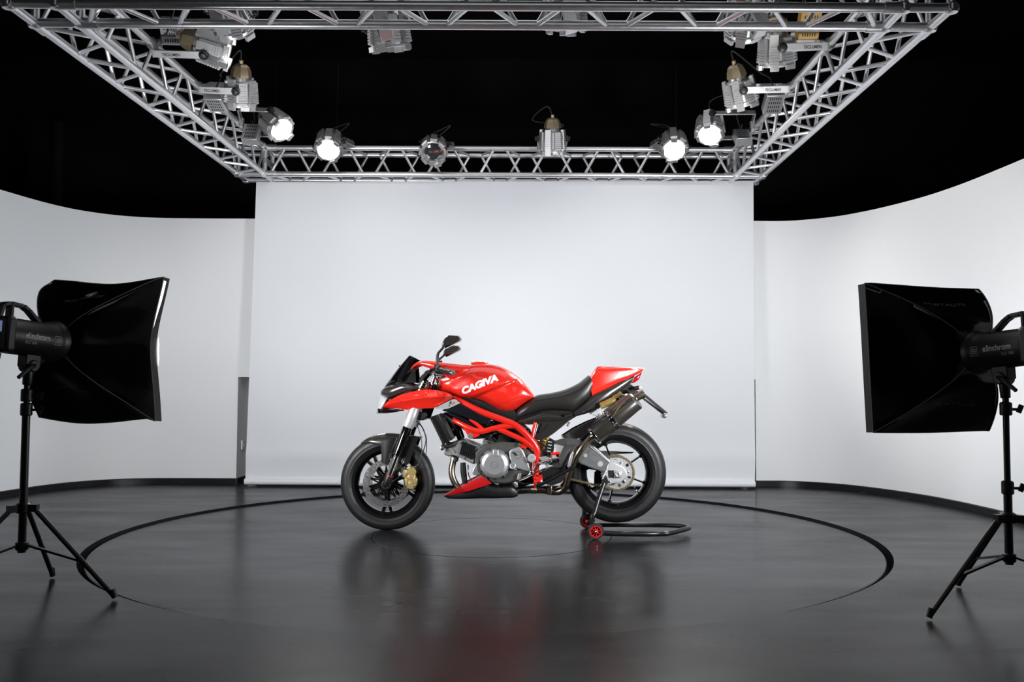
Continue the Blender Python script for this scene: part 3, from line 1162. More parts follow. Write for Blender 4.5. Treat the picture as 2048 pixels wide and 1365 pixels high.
def both(fn, name, m, parent=None, **k):
    """a left part and its mirror image on the right; returns the left one"""
    res = []
    for s in (1, -1):
        mb = MB()
        fn(mb)
        if s < 0:
            mirror_y(mb)
        res.append(mb.build(name, m, parent or bike, **k))
    return res


def ring(poly, v, vref=None):
    """poly measured on the plane vref, placed at v"""
    out = []
    for x, y in poly:
        p = P(x, y, v if vref is None else vref)
        out.append(V((p.x, -v, p.z)))
    return out


def prism(mb, poly, v0, v1):
    return mb.rings([ring(poly, v0, v1), ring(poly, v1, v1)])


def plate(name, poly, v0, v1, m, parent=None, bevel=0.004, bseg=2):
    mb = MB()
    prism(mb, poly, v0, v1)
    return mb.build(name, m, parent or bike, bevel=bevel, bseg=bseg)


def body(mb, st, n, e=2.6, m=26, vb=0.7):
    """loft of cross-sections: (top px, bottom px, half width)"""
    rs = []
    for s in spline(st, n):
        tx, ty, bx, by, hw = s[:5]
        T, B = P(tx, ty, 0), P(bx, by, hw * vb)
        r = []
        for k in range(m):
            a = 2 * PI * k / m
            cz, cy = math.cos(a), math.sin(a)
            z = math.copysign(abs(cz) ** (2 / e), cz)
            y = math.copysign(abs(cy) ** (2 / e), cy)
            c = T.lerp(B, (1 - z) / 2)
            r.append(V((c.x, -hw * y, c.z)))
        rs.append(r)
    return mb.rings(rs)


def arclen(pts, n):
    q = [V((x, y, 0)) for x, y in pts]
    L = [0.0]
    for a, b in zip(q[:-1], q[1:]):
        L.append(L[-1] + (b - a).length)
    out = []
    for k in range(n + 1):
        t = L[-1] * k / n
        i = 0
        while i < len(q) - 2 and L[i + 1] < t:
            i += 1
        f = (t - L[i]) / max(1e-9, L[i + 1] - L[i])
        p = q[i].lerp(q[i + 1], f)
        out.append((p.x, p.y))
    return out


def shell(mb, top, bot, vf, th=0.006, n=24, m=10):
    """bowed panel between two side-view edges; vf(s, t) = distance from the middle plane"""
    A, B = arclen(top, n), arclen(bot, n)
    g, h = [], []
    for i in range(n + 1):
        for j in range(m + 1):
            s, t = i / n, j / m
            x = A[i][0] + (B[i][0] - A[i][0]) * t
            y = A[i][1] + (B[i][1] - A[i][1]) * t
            v = vf(s, t)
            p = P(x, y, v)
            g.append(p)
            h.append(V((p.x, -(v - th), p.z)))
    w = m + 1
    K = len(g)
    fs = []
    for i in range(n):
        for j in range(m):
            a = i * w + j
            fs += [(a, a + 1, a + w + 1, a + w), (K + a, K + a + w, K + a + w + 1, K + a + 1)]
    for i in range(n):
        for a, b in ((i * w, (i + 1) * w), (i * w + m, (i + 1) * w + m)):
            fs.append((a, b, K + b, K + a))
    for j in range(m):
        for a, b in ((j, j + 1), (n * w + j, n * w + j + 1)):
            fs.append((a, b, K + b, K + a))
    return mb.add(g + h, fs)


def tubepx(mb, pts, r, n=6, seg=12):
    """pts: (px, py, v)"""
    q = [P(*p) for p in pts]
    mb.tube([V(p) for p in spline([tuple(a) for a in q], n)] if n > 1 and len(q) > 2 else q, r, seg)
    return mb


YA = V((0, -1, 0))      # towards the motorcycle's left, the side the camera sees


# ---- wheels
def wheel(name, cx, cy, R, tw, rimw, rim_r, spokes, spoke_fn):
    c = P(cx, cy, 0)
    o = V((c.x, 0, R if name == 'front_wheel' else c.z))
    mb = MB()
    h = rimw / 2
    outer = [(rim_r + 0.010, -h), (rim_r - 0.008, -h + 0.001), (rim_r - 0.022, -h + 0.022), (rim_r - 0.030, -0.016), (rim_r - 0.030, 0.016), (rim_r - 0.022, h - 0.022), (rim_r - 0.008, h - 0.001), (rim_r + 0.010, h), (rim_r + 0.010, h - 0.01), (rim_r - 0.004, h - 0.02), (rim_r - 0.004, -h + 0.02), (rim_r + 0.010, -h + 0.01)]
    mb.lathe(o, YA, outer, 72, closed=True)
    spoke_fn(mb, o)
    w = mb.build(name, M['rim'], bike, angle=40)
    mb = MB()
    b = rim_r + 0.006
    hw = tw / 2
    prof = [(b, -h + 0.004), (b + 0.006, -h - 0.002), (b + 0.016, -hw * 0.90), (b + 0.020, -hw * 0.965), (b + 0.024, -hw * 0.95), (b + (R - b) * 0.45, -hw), (b + (R - b) * 0.56, -hw * 0.985)]
    for k in range(1, 12):
        a = -1 + 2 * k / 12
        prof.append((b + (R - b) * (0.56 + 0.44 * math.sqrt(max(0, 1 - abs(a) ** 2.2))), hw * a * 0.985))
    prof += [(b + (R - b) * 0.56, hw * 0.985), (b + (R - b) * 0.45, hw), (b + 0.024, hw * 0.95), (b + 0.020, hw * 0.965), (b + 0.016, hw * 0.90), (b + 0.006, h + 0.002), (b, h - 0.004)]
    mb.lathe(o, YA, prof, 96, closed=True)
    mb.build('tire', M['tire'], w, angle=50)
    return w, o


def dirr(a):
    return V((math.cos(a), 0, math.sin(a)))


def front_spokes(mb, o):
    mb.lathe(o, YA, [(0.022, -0.06), (0.040, -0.058), (0.046, -0.03), (0.046, 0.03), (0.040, 0.058), (0.022, 0.06)], 28)
    for k in range(5):
        a = math.radians(-90 + 72 * k)
        d, t = dirr(a), dirr(a + PI / 2)
        p0, p1 = o + d * 0.035, o + d * 0.135
        mb.bar(p0, p1, 0.034, 0.034, up=t)
        for s in (-1, 1):
            mb.bar(p1 + t * s * 0.010 - d * 0.006, o + dirr(a + s * 0.155) * 0.202, 0.034, 0.020, up=t)


def rear_spokes(mb, o):
    mb.lathe(o, YA, [(0.022, -0.08), (0.05, -0.078), (0.055, -0.03), (0.055, 0.03), (0.05, 0.078), (0.022, 0.08)], 28)
    for a in (111, 34, -20, -103, 172, 214):
        a = math.radians(a)
        d, t = dirr(a), dirr(a + PI / 2)
        mb.bar(o + d * 0.04, o + d * 0.20, 0.040, 0.010, up=t)
        mb.bar(o + d * 0.180, o + d * 0.203, 0.046, 0.022, up=t)


def tire_scale(px):
    return (P(776 + px, 966, 0) - P(776, 966, 0)).length


RF = tire_scale(94.0)
front, FO = wheel('front_wheel', 776, 966, RF, 0.120, 0.092, 0.2165, 5, front_spokes)
RR = tire_scale(98.5)
rear, RO = wheel('rear_wheel', 1232, 945, RR, 0.180, 0.142, 0.2165, 6, rear_spokes)
mb = MB()
va = math.radians(-42)
mb.tube([RO + dirr(va) * 0.19 + YA * 0.01, RO + dirr(va) * 0.165 + YA * 0.012], 0.004, 8)
mb.tube([RO + dirr(va) * 0.165 + YA * 0.012, RO + dirr(va + 0.06) * 0.150 + YA * 0.014], 0.005, 8)
mb.build('tyre_valve', M['chrome'], rear)


def disc(mb, o, v, r0, r1, th=0.005, nr=8, na=96):
    """drilled brake ring: cells of the grid are left out where the holes are"""
    def pt(i, j, s):
        a = 2 * PI * j / na
        return o + dirr(a) * (r0 + (r1 - r0) * i / nr) + YA * (v + s * th / 2)
    pts, fs = [], []
    idx = {}
    for s in (0, 1):
        for i in range(nr + 1):
            for j in range(na):
                idx[(s, i, j)] = len(pts)
                pts.append(pt(i, j, 1 if s else -1))
    hole = set()
    for j in range(na):
        for i in (2, 4, 6):
            if (j + i) % 5 == 0:
                hole.add((i, j))
    for i in range(nr):
        for j in range(na):
            if (i, j) in hole:
                continue
            k = (j + 1) % na
            for s in (0, 1):
                fs.append((idx[(s, i, j)], idx[(s, i + 1, j)], idx[(s, i + 1, k)], idx[(s, i, k)]))
    for i, (a, b) in ((0, (0, 1)), (nr, (0, 1))):
        for j in range(na):
            k = (j + 1) % na
            fs.append((idx[(0, i, j)], idx[(1, i, j)], idx[(1, i, k)], idx[(0, i, k)]))
    return mb.add(pts, fs)


for s in (1, -1):
    v = 0.066 * s
    mb = MB()
    disc(mb, FO, v, 0.113, 0.149)
    dk = mb.build('brake_disc', M['disc'], front, angle=30)
    mb = MB()
    mb.lathe(FO + YA * v, YA, [(0.034, -0.004), (0.050, -0.004), (0.050, 0.004), (0.034, 0.004)], 32, closed=True)
    for k in range(10):
        a = math.radians(-90 + 36 * k)
        for q in (-0.16, 0.16):
            mb.bar(FO + YA * v + dirr(a + q * 1.4) * 0.045, FO + YA * v + dirr(a) * 0.110, 0.007, 0.010)
    mb.build('disc_carrier', M['rim'], dk, angle=30)
    mb = MB()
    for k in range(10):
        a = math.radians(-90 + 36 * k)
        mb.lathe(FO + YA * (v - 0.006) + dirr(a) * 0.1115, YA, [(0.0085, 0), (0.0085, 0.012), (0.005, 0.012), (0.005, 0.009), (0.001, 0.009)], 10)
    build_each(mb, 'disc_bobbin', M['steel'], dk)

# ---- fork
VF = 0.105


def fork(mb_fn, name, m, parent=None, **k):
    return both(mb_fn, name, m, parent, **k)


ax_b, ax_t = P(772.5, 970, VF), P(833, 808, VF)
fd = (ax_t - ax_b).normalized()
L = (ax_t - ax_b).length


def at_fork(t):
    return ax_b + fd * t


tz = lambda py: (P(772.5 + (970 - py) * 0.3735, py, VF) - ax_b).length
legs = fork(lambda mb: mb.lathe(ax_b, fd, [(0.028, tz(912)), (0.0305, tz(911)), (0.0305, tz(853)), (0.029, tz(852)), (0.029, L)], 24), 'fork_tube', M['black_gloss'])
for s, lg in ((1, legs[0]), (-1, legs[1])):
    F = (lambda mb: mb) if s > 0 else mirror_y
    mb = MB(); mb.lathe(ax_b, fd, [(0.0215, tz(952)), (0.0215, tz(910))], 24); F(mb).build('chrome_stanchion', M['chrome'], lg)
    mb = MB(); mb.lathe(ax_b, fd, [(0.033, tz(855)), (0.0355, tz(853)), (0.0355, tz(828)), (0.033, tz(825)), (0.033, L)], 24); F(mb).build('silver_clamp_sleeve', M['white_alu'], lg)
    mb = MB()
    mb.lathe(ax_b, fd, [(0.022, -0.012), (0.028, 0.0), (0.027, tz(955)), (0.024, tz(950))], 20)
    mb.lathe(ax_b - YA * 0.028, YA, [(0.030, 0), (0.032, 0.004), (0.032, 0.040), (0.028, 0.046), (0.016, 0.047), (0.016, 0.040), (0.001, 0.040)], 24)
    # radial caliper lug
    mb.poly(*[[at_fork(tz(y)) + V((x, 0, 0)) + YA * q for x, y in ((0.015, 962), (0.075, 958), (0.095, 985), (0.07, 988), (0.02, 972))] for q in (-0.012, 0.012)])
    F(mb).build('fork_foot', M['dark_plastic'], lg, bevel=0.002)
    mb = MB(); mb.lathe(ax_b, fd, [(0.0225, tz(952.6)), (0.0262, tz(952.3)), (0.0262, tz(951.2)), (0.0225, tz(950.9))], 20); F(mb).build('red_seal_ring', M['red'], lg)
mb = MB()
mb.bar(at_fork(tz(838)) - YA * 2 * VF * 0 + V((0.008, 0, 0)), (at_fork(tz(838)) + V((0.008, 2 * VF, 0))), 0.05, 0.05)
mb.bar(at_fork(tz(822)), at_fork(tz(822)) + V((0, 2 * VF, 0)), 0.05, 0.04)
prism(mb, [(832, 826), (852, 824), (856, 832), (846, 842), (832, 840)], -0.09, 0.09)
mb.build('lower_triple_clamp', M['dark_plastic'], bike, bevel=0.006)

# ---- radial calipers
cal = [(808, 944), (812, 937), (820, 933), (828, 936), (831, 946), (830, 953), (834, 960), (833, 970), (828, 979), (818, 980.5), (811, 973), (809, 962), (806, 953)]
for s in (1, -1):
    F = (lambda mb: mb) if s > 0 else mirror_y
    mb = MB(); prism(mb, cal, 0.046, 0.100)
    c = F(mb).build('brake_caliper', M['pale_gold'], bike, bevel=0.006, bseg=3)
    mb = MB()
    for x, y in ((816, 944), (819, 956), (821, 968)):
        mb.lathe(P(x, y, 0.101) , YA, [(0.0125, -0.006), (0.0125, 0.001), (0.010, 0.002), (0.009, 0.0005), (0.001, 0.0005)], 18)
    build_each(F(mb), 'piston_cap', M['pale_gold'], c)
    mb = MB()
    for q in ([(806, 942), (811, 940), (813, 951), (808, 953)], [(808, 958), (812, 957), (814, 972), (811, 973)], [(826, 937), (832, 942), (831, 949), (826, 950)], [(827, 955), (834, 958), (833, 968), (827, 969)]):
        prism(mb, q, 0.09, 0.108)
    build_each(F(mb), 'caliper_rib', M['pale_gold'], c, bevel=0.002)
    mb = MB()
    for x, y in ((813, 939), (828, 940), (829, 974), (815, 977)):
        mb.lathe(P(x, y, 0.100), YA, [(0.006, 0), (0.006, 0.007), (0.003, 0.007), (0.003, 0.004), (0.001, 0.004)], 10)
    build_each(F(mb), 'caliper_bolt', M['steel'], c)
    mb = MB()
    tubepx(mb, [(822, 936, 0.10), (836, 930, 0.12), (843, 908, 0.115), (843, 880, 0.11), (838, 862, 0.09), (834, 848, 0.06)], 0.0028, 6, 8)
    F(mb).build('brake_hose', M['steel'], c)
mb = MB(); tubepx(mb, [(846, 905, 0.06), (852, 880, 0.06), (846, 858, 0.05), (838, 848, 0.04)], 0.0035, 6, 8)
mb.build('sensor_cable', M['rubber'], bike)

# ---- front fender
def fender():
    mb = MB()
    rs = []
    c = V((FO.x, 0, FO.z))
    px2 = RF / 94.0
    for x, y, drop, hw in spline([(722, 885.5, 1, 0.030), (731, 879, 4, 0.052), (743, 873, 10, 0.066), (757, 868.5, 19, 0.072), (771, 866.5, 22, 0.074), (786, 866.5, 24, 0.075), (802, 868, 24, 0.074), (818, 870.5, 22, 0.072), (832, 872, 15, 0.068), (844, 873, 3, 0.062)], 4):
        p = V((P(x, y, 0).x, 0, P(x, y, 0).z))
        dn = (c - p).normalized()
        r = []
        m = 16
        prof = []
        for k in range(m + 1):
            q = -1 + 2 * k / m
            yy = hw * math.copysign(min(1, abs(q) * 1.25) ** 0.9, q)
            zz = drop * px2 * max(0, (abs(q) - 0.45) / 0.55) ** 1.1 + 0.010 * abs(q) ** 2
            prof.append((yy, zz))
        outer = [p + V((0, -yy, 0)) + dn * zz for yy, zz in prof]
        inner = [p + V((0, -yy * 0.95, 0)) + dn * (zz + 0.004) for yy, zz in prof][::-1]
        rs.append(outer + inner)
    mb.rings(rs)
    f = mb.build('front_fender', M['carbon'], bike, angle=50)
    for s in (1, -1):
        F = (lambda b: b) if s > 0 else mirror_y
        mb = MB()
        shell(mb, [(762, 884), (778, 879), (797, 876)], [(763, 926), (770, 929), (777, 926)], lambda a, t: 0.079 + 0.010 * math.sin(PI * a) - 0.004 * t, 0.005, 12, 10)
        F(mb).build('fender_stay', M['carbon'], f)
        mb = MB()
        shell(mb, [(806, 876), (822, 876), (836, 876)], [(803, 915), (811, 932), (818, 928)], lambda a, t: 0.079 + 0.006 * math.sin(PI * a), 0.005, 10, 10)
        F(mb).build('rear_fender_stay', M['dark_plastic'], f)


fender()

# ---- nose: headlight, cowl, screen, chin
mb = MB()
body(mb, [(763.5, 790, 751, 826, 0.030), (766, 789.5, 753, 828, 0.075), (771, 790, 758, 828, 0.105), (778, 792, 763, 822, 0.115), (781, 795, 768, 812, 0.118)], 5, e=3.0)
hl = mb.build('headlight', M['clear'], bike)
mb = MB()
body(mb, [(760.5, 815, 758.5, 828, 0.10), (766, 815, 764, 828.3, 0.113), (776, 816.5, 775, 828, 0.115), (790, 818, 790, 826, 0.115), (804, 819.5, 803, 823, 0.11)], 5, e=3.0)
mb.build('chin_panel', M['black_gloss'], bike)
mb = MB()
body(mb, [(764, 781, 762.5, 791, 0.05), (770, 776, 767, 793, 0.085), (784, 768, 779, 801, 0.115), (797, 764, 793, 797, 0.13), (809, 761, 806, 792, 0.14), (822, 765, 820, 787, 0.147), (838, 771, 836, 782.5, 0.150), (852, 777, 852, 779.5, 0.150)], 5, e=2.4)
mb.build('nose_cowl', M['carbon'], bike)


def screen():
    mb = MB()
    rows = []
    nr, nc = 16, 16
    for j in range(nr + 1):
        t = j / nr
        # centre line from the base to the tip of the dark screen, and its side edge
        cx = 766 + (818.7 - 766) * t
        cy = 779 + (711 - 779) * t - 3.0 * math.sin(PI * t)
        ex = 800 + (836 - 800) * min(1, t * 1.05)
        ey = 771 + (722 - 771) * min(1, t * 1.0)
        hw = 0.135 * (1 - 0.48 * t) * min(1, 0.35 + 4 * t)
        c, e = P(cx, cy, 0), P(ex, ey, hw)
        row = []
        for i in range(nc + 1):
            s = -1 + 2 * i / nc
            f = 1 - math.cos(s * PI / 2)
            row.append(V((c.x + (e.x - c.x) * f, -hw * math.sin(s * PI / 2), c.z + (e.z - c.z) * f)))
        rows.append(row)
    inner = [[p + V((0.004, 0, -0.001)) for p in r] for r in rows]
    mb.rings([a + b[::-1] for a, b in zip(rows, inner)])
    return mb.build('windscreen', M['black_gloss'], bike, angle=50)


screen()
both(lambda mb: shell(mb, [(790, 768), (808, 752), (820, 738), (829, 733)], [(800, 771), (815, 765), (828, 767), (832, 763)], lambda s, t: 0.115 - 0.02 * s, 0.006, 12, 6), 'inner_fairing', M['dark_plastic'])
# bracket peg on the front of the screen
mb = MB(); prism(mb, [(797, 731), (806, 729.5), (806, 741), (801, 741)], -0.012, 0.012); mb.build('screen_bracket', M['dark_plastic'], bike)

# ---- red side fairings with the silver badge at their rear
FT = [(762, 814), (770, 807), (779.6, 801), (799, 791), (819, 785), (835, 781.5), (852, 779), (872, 780.6), (886, 783.5), (895.6, 786), (902, 789)]
FB = [(762, 816), (778, 816.8), (793, 817.5), (812.5, 820), (822, 819.5), (832, 818), (850, 817.5), (866.6, 817), (880, 811), (893, 805), (905, 798.4)]


def fair_v(s, t):
    base = 0.085 + 0.085 * min(1, s * 1.25) ** 0.8
    crease = 0.030 * math.exp(-(abs(t - 0.42) / 0.20) ** 1.2) * min(1, s * 3)
    return base + 0.016 * (1 - (2 * t - 1) ** 2) + crease - 0.018 * max(0, t - 0.6)


fl = both(lambda mb: shell(mb, FT, FB, fair_v, 0.008, 44, 30), 'side_fairing', M['red'])
bd = both(lambda mb: shell(mb, [(872, 815.5), (889, 807), (905, 799.3), (909, 799)], [(868, 817.5), (884, 818.5), (896, 818), (921, 806.5)], lambda s, t: 0.178 - 0.004 * t, 0.006, 10, 4), 'silver_badge_panel', M['white_alu'])
for s, b_ in ((1, bd[0]), (-1, bd[1])):
    F = (lambda mb: mb) if s > 0 else mirror_y
    for nm, mm, pl in (('badge_emblem', M['black_print'], [(896.5, 806.5), (899.5, 805.5), (901, 802.5), (904, 801.8), (902.2, 804), (902, 807.5), (900.4, 809.6), (900.8, 807), (898.5, 807.5)]),):
        mb = MB(); prism(mb, pl, 0.1775, 0.1792); F(mb).build(nm, mm, b_)
    for nm, col_, pl in (('flag_green', (0.02, 0.25, 0.12), [(897, 810), (899, 809), (900, 813), (898, 813.5)]), ('flag_red', (0.5, 0.03, 0.03), [(903.5, 808), (909, 804), (909.5, 805.5), (904.5, 809.5)])):
        if nm not in M:
            M[nm] = mat(nm, col_, 0.4)
        mb = MB(); prism(mb, pl, 0.1772, 0.1790); F(mb).build(nm, M[nm], b_)


# ---- red arms from the screen back to the tank
def arm(mb):
    rs = []
    for tx, ty, bx, by, v, th in spline([(819.5, 740, 823, 741.5, 0.085, 0.010), (826, 731, 829, 735, 0.095, 0.016), (833.5, 725.5, 836, 731.5, 0.105, 0.02), (841, 722.3, 841, 731.3, 0.115, 0.024), (855, 722, 855, 736, 0.125, 0.028), (872, 723.5, 871, 742, 0.135, 0.03), (890, 726.5, 889, 752, 0.14, 0.034), (908, 728.5, 904, 760, 0.14, 0.036), (926, 730, 920, 757, 0.132, 0.036), (938, 730, 936, 750, 0.12, 0.03)], 4):
        A_, B_ = P(tx, ty, v), P(bx, by, v)
        c = (A_ + B_) / 2
        hz = A_ - c
        r = []
        for k in range(16):
            a = 2 * PI * k / 16
            r.append(c + hz * math.cos(a) + V((0, -th * math.sin(a), 0)))
        rs.append(r)
    mb.rings(rs)


both(arm, 'fairing_arm', M['red'], angle=50)

# ---- tank
def tank():
    mb = MB()
    st = [(878.5, 767, 879, 780, 0.07), (884, 757, 886, 785, 0.118), (899, 752, 900, 790, 0.150), (916, 742, 917, 799.5, 0.166), (933, 731.5, 938, 801, 0.176), (950, 728.7, 963, 806, 0.180), (970, 727.8, 984, 817, 0.180), (990, 730, 1001, 826, 0.174), (1008, 735.5, 1017, 828.5, 0.165), (1025, 745, 1032, 823, 0.150), (1043, 758.6, 1048, 812, 0.132), (1058, 776, 1060, 804, 0.110), (1071, 794.5, 1071, 797, 0.085)]
    body(mb, st, 14, e=2.35, m=220, vb=0.8)
    # the crease that runs up from the front lower corner, the hollow under it and the scooped front
    A_, B_ = P(930, 800, 0.17), P(1034, 757, 0.15)
    d = V((B_.x - A_.x, 0, B_.z - A_.z)); Ld = d.length; d.normalize()
    nrm = V((d.z, 0, -d.x))
    S_ = P(917, 768, 0.16)
    for v in mb.bm.verts:
        if abs(v.co.y) < 0.03:
            continue
        r = V((v.co.x - A_.x, 0, v.co.z - A_.z))
        u, h = r.dot(d) / Ld, r.dot(nrm)
        side = 1 if v.co.y > 0 else -1
        off = 0.0
        if -0.08 < u < 1.05:
            fade = max(0.0, min(1, (u + 0.08) * 6)) * max(0.0, min(1, (1.05 - u) * 5))
            if h > 0:
                off -= 0.024 * fade * min(1, h / 0.012) * max(0, 1 - h / 0.10)
            else:
                off += 0.004 * fade * max(0, 1 + h / 0.05)
        q = V((v.co.x - S_.x, 0, (v.co.z - S_.z)))
        e = (q.x / 0.085) ** 2 + ((q.z - 0.3 * q.x) / 0.036) ** 2
        off -= 0.012 * math.exp(-e)
        e2 = ((q.x - 0.005) / 0.10) ** 2 + ((q.z - 0.045 - 0.25 * q.x) / 0.014) ** 2
        off += 0.006 * math.exp(-e2)
        v.co.y += side * off
    bm2 = mb.bm.copy()
    t = mb.build('fuel_tank', M['red'], bike, angle=60)
    bmesh.ops.recalc_face_normals(bm2, faces=bm2.faces)
    return t, BVHTree.FromBMesh(bm2)


tank_o, tank_bvh = tank()


def on_tank(p, lift):
    hit = tank_bvh.ray_cast(V((p.x, -0.6, p.z)), V((0, 1, 0)))
    y = hit[0].y if hit[0] is not None else p.y
    return V((p.x, y - lift, p.z))


def tank_letters(sgn):
    a, b = P(924, 789.5, 0.175), P(992, 762.5, 0.170)
    d = V((b.x - a.x, 0, b.z - a.z))
    W = d.length
    d.normalize()
    up = V((-d.z, 0, d.x))

    def fn(x, y):
        p = a + d * x + up * y
        q = on_tank(p, 0.0016)
        return q if sgn > 0 else V((q.x, -q.y, q.z))
    return lettering('lettering', 'CAGIVA', 0.055, M['tank_white'], tank_o, fn, bold=0.0036, shear=0.25, sx=W / 0.190, cuts=2)


M['tank_white'] = mat('white_tank_lettering', (0.85, 0.85, 0.85), 0.4)
tank_letters(1)


def strip_on_tank(name, m, poly, lift):
    mb = MB()
    n = 14
    A_, B_ = arclen(poly[0], n), arclen(poly[1], n)
    top, bot = [], []
    rows = []
    for i in range(n + 1):
        row = []
        for j in range(5):
            t = j / 4
            x = A_[i][0] + (B_[i][0] - A_[i][0]) * t
            y = A_[i][1] + (B_[i][1] - A_[i][1]) * t
            row.append(on_tank(P(x, y, 0.17), lift))
        rows.append(row)
    pts = [p for r in rows for p in r]
    fs = [(i * 5 + j, i * 5 + j + 1, (i + 1) * 5 + j + 1, (i + 1) * 5 + j) for i in range(n) for j in range(4)]
    mb.add(pts, fs)
    return mb.build(name, m, tank_o, angle=60)


0 and strip_on_tank('dark_red_stripe', M['dark_red'], ([(929, 800.0), (960, 786), (995, 771.5), (1029, 757)], [(936, 801.5), (965, 789), (1000, 774.5), (1034.5, 758.5)]), 0.0012)
mb = MB()
mb.lathe(P(959, 728.5, 0), (0.03, 0, 1), [(0.052, -0.006), (0.056, 0.004), (0.052, 0.011), (0.050, 0.013), (0.001, 0.014)], 28)
cap = mb.build('fuel_cap', M['red'], tank_o)
mb = MB()
for k in range(9):
    a = 2 * PI * k / 9
    mb.lathe(P(959, 728.5, 0) + V((math.cos(a) * 0.044, math.sin(a) * 0.044, 0.013)), (0, 0, 1), [(0.004, 0), (0.004, 0.004), (0.001, 0.004)], 8)
build_each(mb, 'cap_bolt', M['gold'], cap)

# ---- seat, tail, side panels
mb = MB()
body(mb, [(1027.5, 832.5, 1029, 837, 0.06), (1036, 818, 1036, 840, 0.105), (1053, 805, 1052, 834.5, 0.130), (1072, 791.8, 1072, 829, 0.136), (1088, 788.5, 1090, 824.5, 0.142), (1105, 785.8, 1108, 823.5, 0.147), (1125, 781, 1130, 825, 0.150), (1142, 774.5, 1147, 825.5, 0.148), (1158, 766, 1165, 812, 0.142), (1170, 756.5, 1179, 799, 0.132), (1177, 751, 1189, 777, 0.120)], 6, e=2.8, m=40)
mb.build('seat', M['leather'], bike, angle=60)
mb = MB()
body(mb, [(1177, 757, 1184, 795, 0.120), (1193, 734.3, 1199, 788, 0.118), (1210, 733.4, 1214, 780, 0.112), (1232, 733.6, 1236, 768, 0.098), (1255, 734.6, 1257, 758.5, 0.080), (1275, 735.6, 1273, 750, 0.062), (1287, 736.5, 1282.5, 745.5, 0.048)], 6, e=4.2, m=40)
tail = mb.build('tail_cowl', M['red'], bike, angle=40)


def tail_fn(x, y):
    a, b = P(1240, 755, 0.098), P(1277, 742.5, 0.07)
    d = (b - a)
    W = d.length
    d.normalize()
    up = V((-d.z, 0, d.x)).normalized()
    p = a + d * x + up * y
    return V((p.x, p.y - 0.0030, p.z))


lettering('lettering', 'X RAPTOR', 0.020, M['tank_white'], tail, tail_fn, bold=0.0012, shear=0.2, sx=0.95)
mb = MB()
prism(mb, [(1262, 738.2), (1270, 736.8), (1274, 737), (1276.5, 740), (1273, 739.4)], 0.060, 0.082)
mb.build('white_tail_mark', M['tank_white'], tail)
mb = MB()
body(mb, [(1147, 820, 1149, 835, 0.118), (1163, 806, 1172, 829, 0.126), (1182, 788, 1196, 820, 0.122), (1203, 778, 1212, 807, 0.112), (1226, 768, 1230, 792, 0.094), (1250, 757, 1249, 777.5, 0.074), (1268, 751.5, 1261, 768, 0.054)], 5, e=3.2, m=28)
mb.build('undertail_panel', M['carbon'], bike, angle=45)
mb = MB()
body(mb, [(1268, 754.8, 1262, 768, 0.054), (1274, 751, 1268, 766.5, 0.056), (1279, 748, 1273, 764, 0.054), (1282.5, 745.8, 1277, 761, 0.046)], 4, e=3.2, m=20)
mb.build('tail_light', M['tail_red'], bike)
SPN = [(1033, 842.5), (1060, 833.5), (1088, 824.5), (1105, 826), (1123, 828), (1147, 826.5), (1146.5, 834), (1135, 844), (1123, 855), (1103, 869), (1084, 881.5), (1068, 879.5), (1072, 864), (1076, 849.5), (1055, 850), (1040, 849.5)]
SPA = [(1033, 842.5), (1060, 833.5), (1088, 824.5), (1105, 826), (1123, 828), (1147, 826.5)]
SPB = [(1040, 849.5), (1058, 850), (1077, 849.2), (1100, 850), (1125, 848), (1146.5, 834)]
sp = both(lambda mb: shell(mb, SPA, SPB, lambda s, t: 0.128 + 0.018 * math.sin(PI * min(1, t * 1.3)) - 0.012 * s, 0.008, 24, 10), 'side_panel', M['carbon'])
sp2 = both(lambda mb: shell(mb, [(1077, 848.5), (1100, 849), (1125, 847), (1140, 839)], [(1068, 879.5), (1084, 881.8), (1106, 868), (1124, 854.5)], lambda s, t: 0.140 - 0.006 * t - 0.010 * s, 0.007, 16, 8), 'side_panel_tail', M['carbon'])
for s, o_ in ((1, sp[0]), (-1, sp[1])):
    F = (lambda mb: mb) if s > 0 else mirror_y
    mb = MB()
    for x, y in ((1126.5, 832), (1075.5, 864.5)):
        mb.lathe(P(x, y, 0.140), YA, [(0.009, -0.004), (0.009, 0.003), (0.004, 0.004), (0.004, 0.001), (0.001, 0.001)], 14)
    build_each(F(mb), 'panel_screw', M['chrome'], o_)
    mb = MB()
    for k in range(3):
        mb.bar(P(1079.5 + k * 3.2, 862 - k * 2.6, 0.146), P(1086 + k * 3.0, 848 - k * 1.0, 0.148), 0.004, 0.008, up=YA)
    build_each(F(mb), 'panel_slot', M['black_print'], o_)

mb = MB()
prism(mb, [(1030, 836), (1060, 822), (1095, 815), (1145, 812), (1180, 785), (1192, 790), (1182, 803), (1152, 834), (1126, 850), (1100, 866), (1084, 877), (1074, 873), (1080, 850), (1040, 848)], -0.095, 0.095)
mb.build('under_seat_tray', M['dark_plastic'], bike, bevel=0.004)

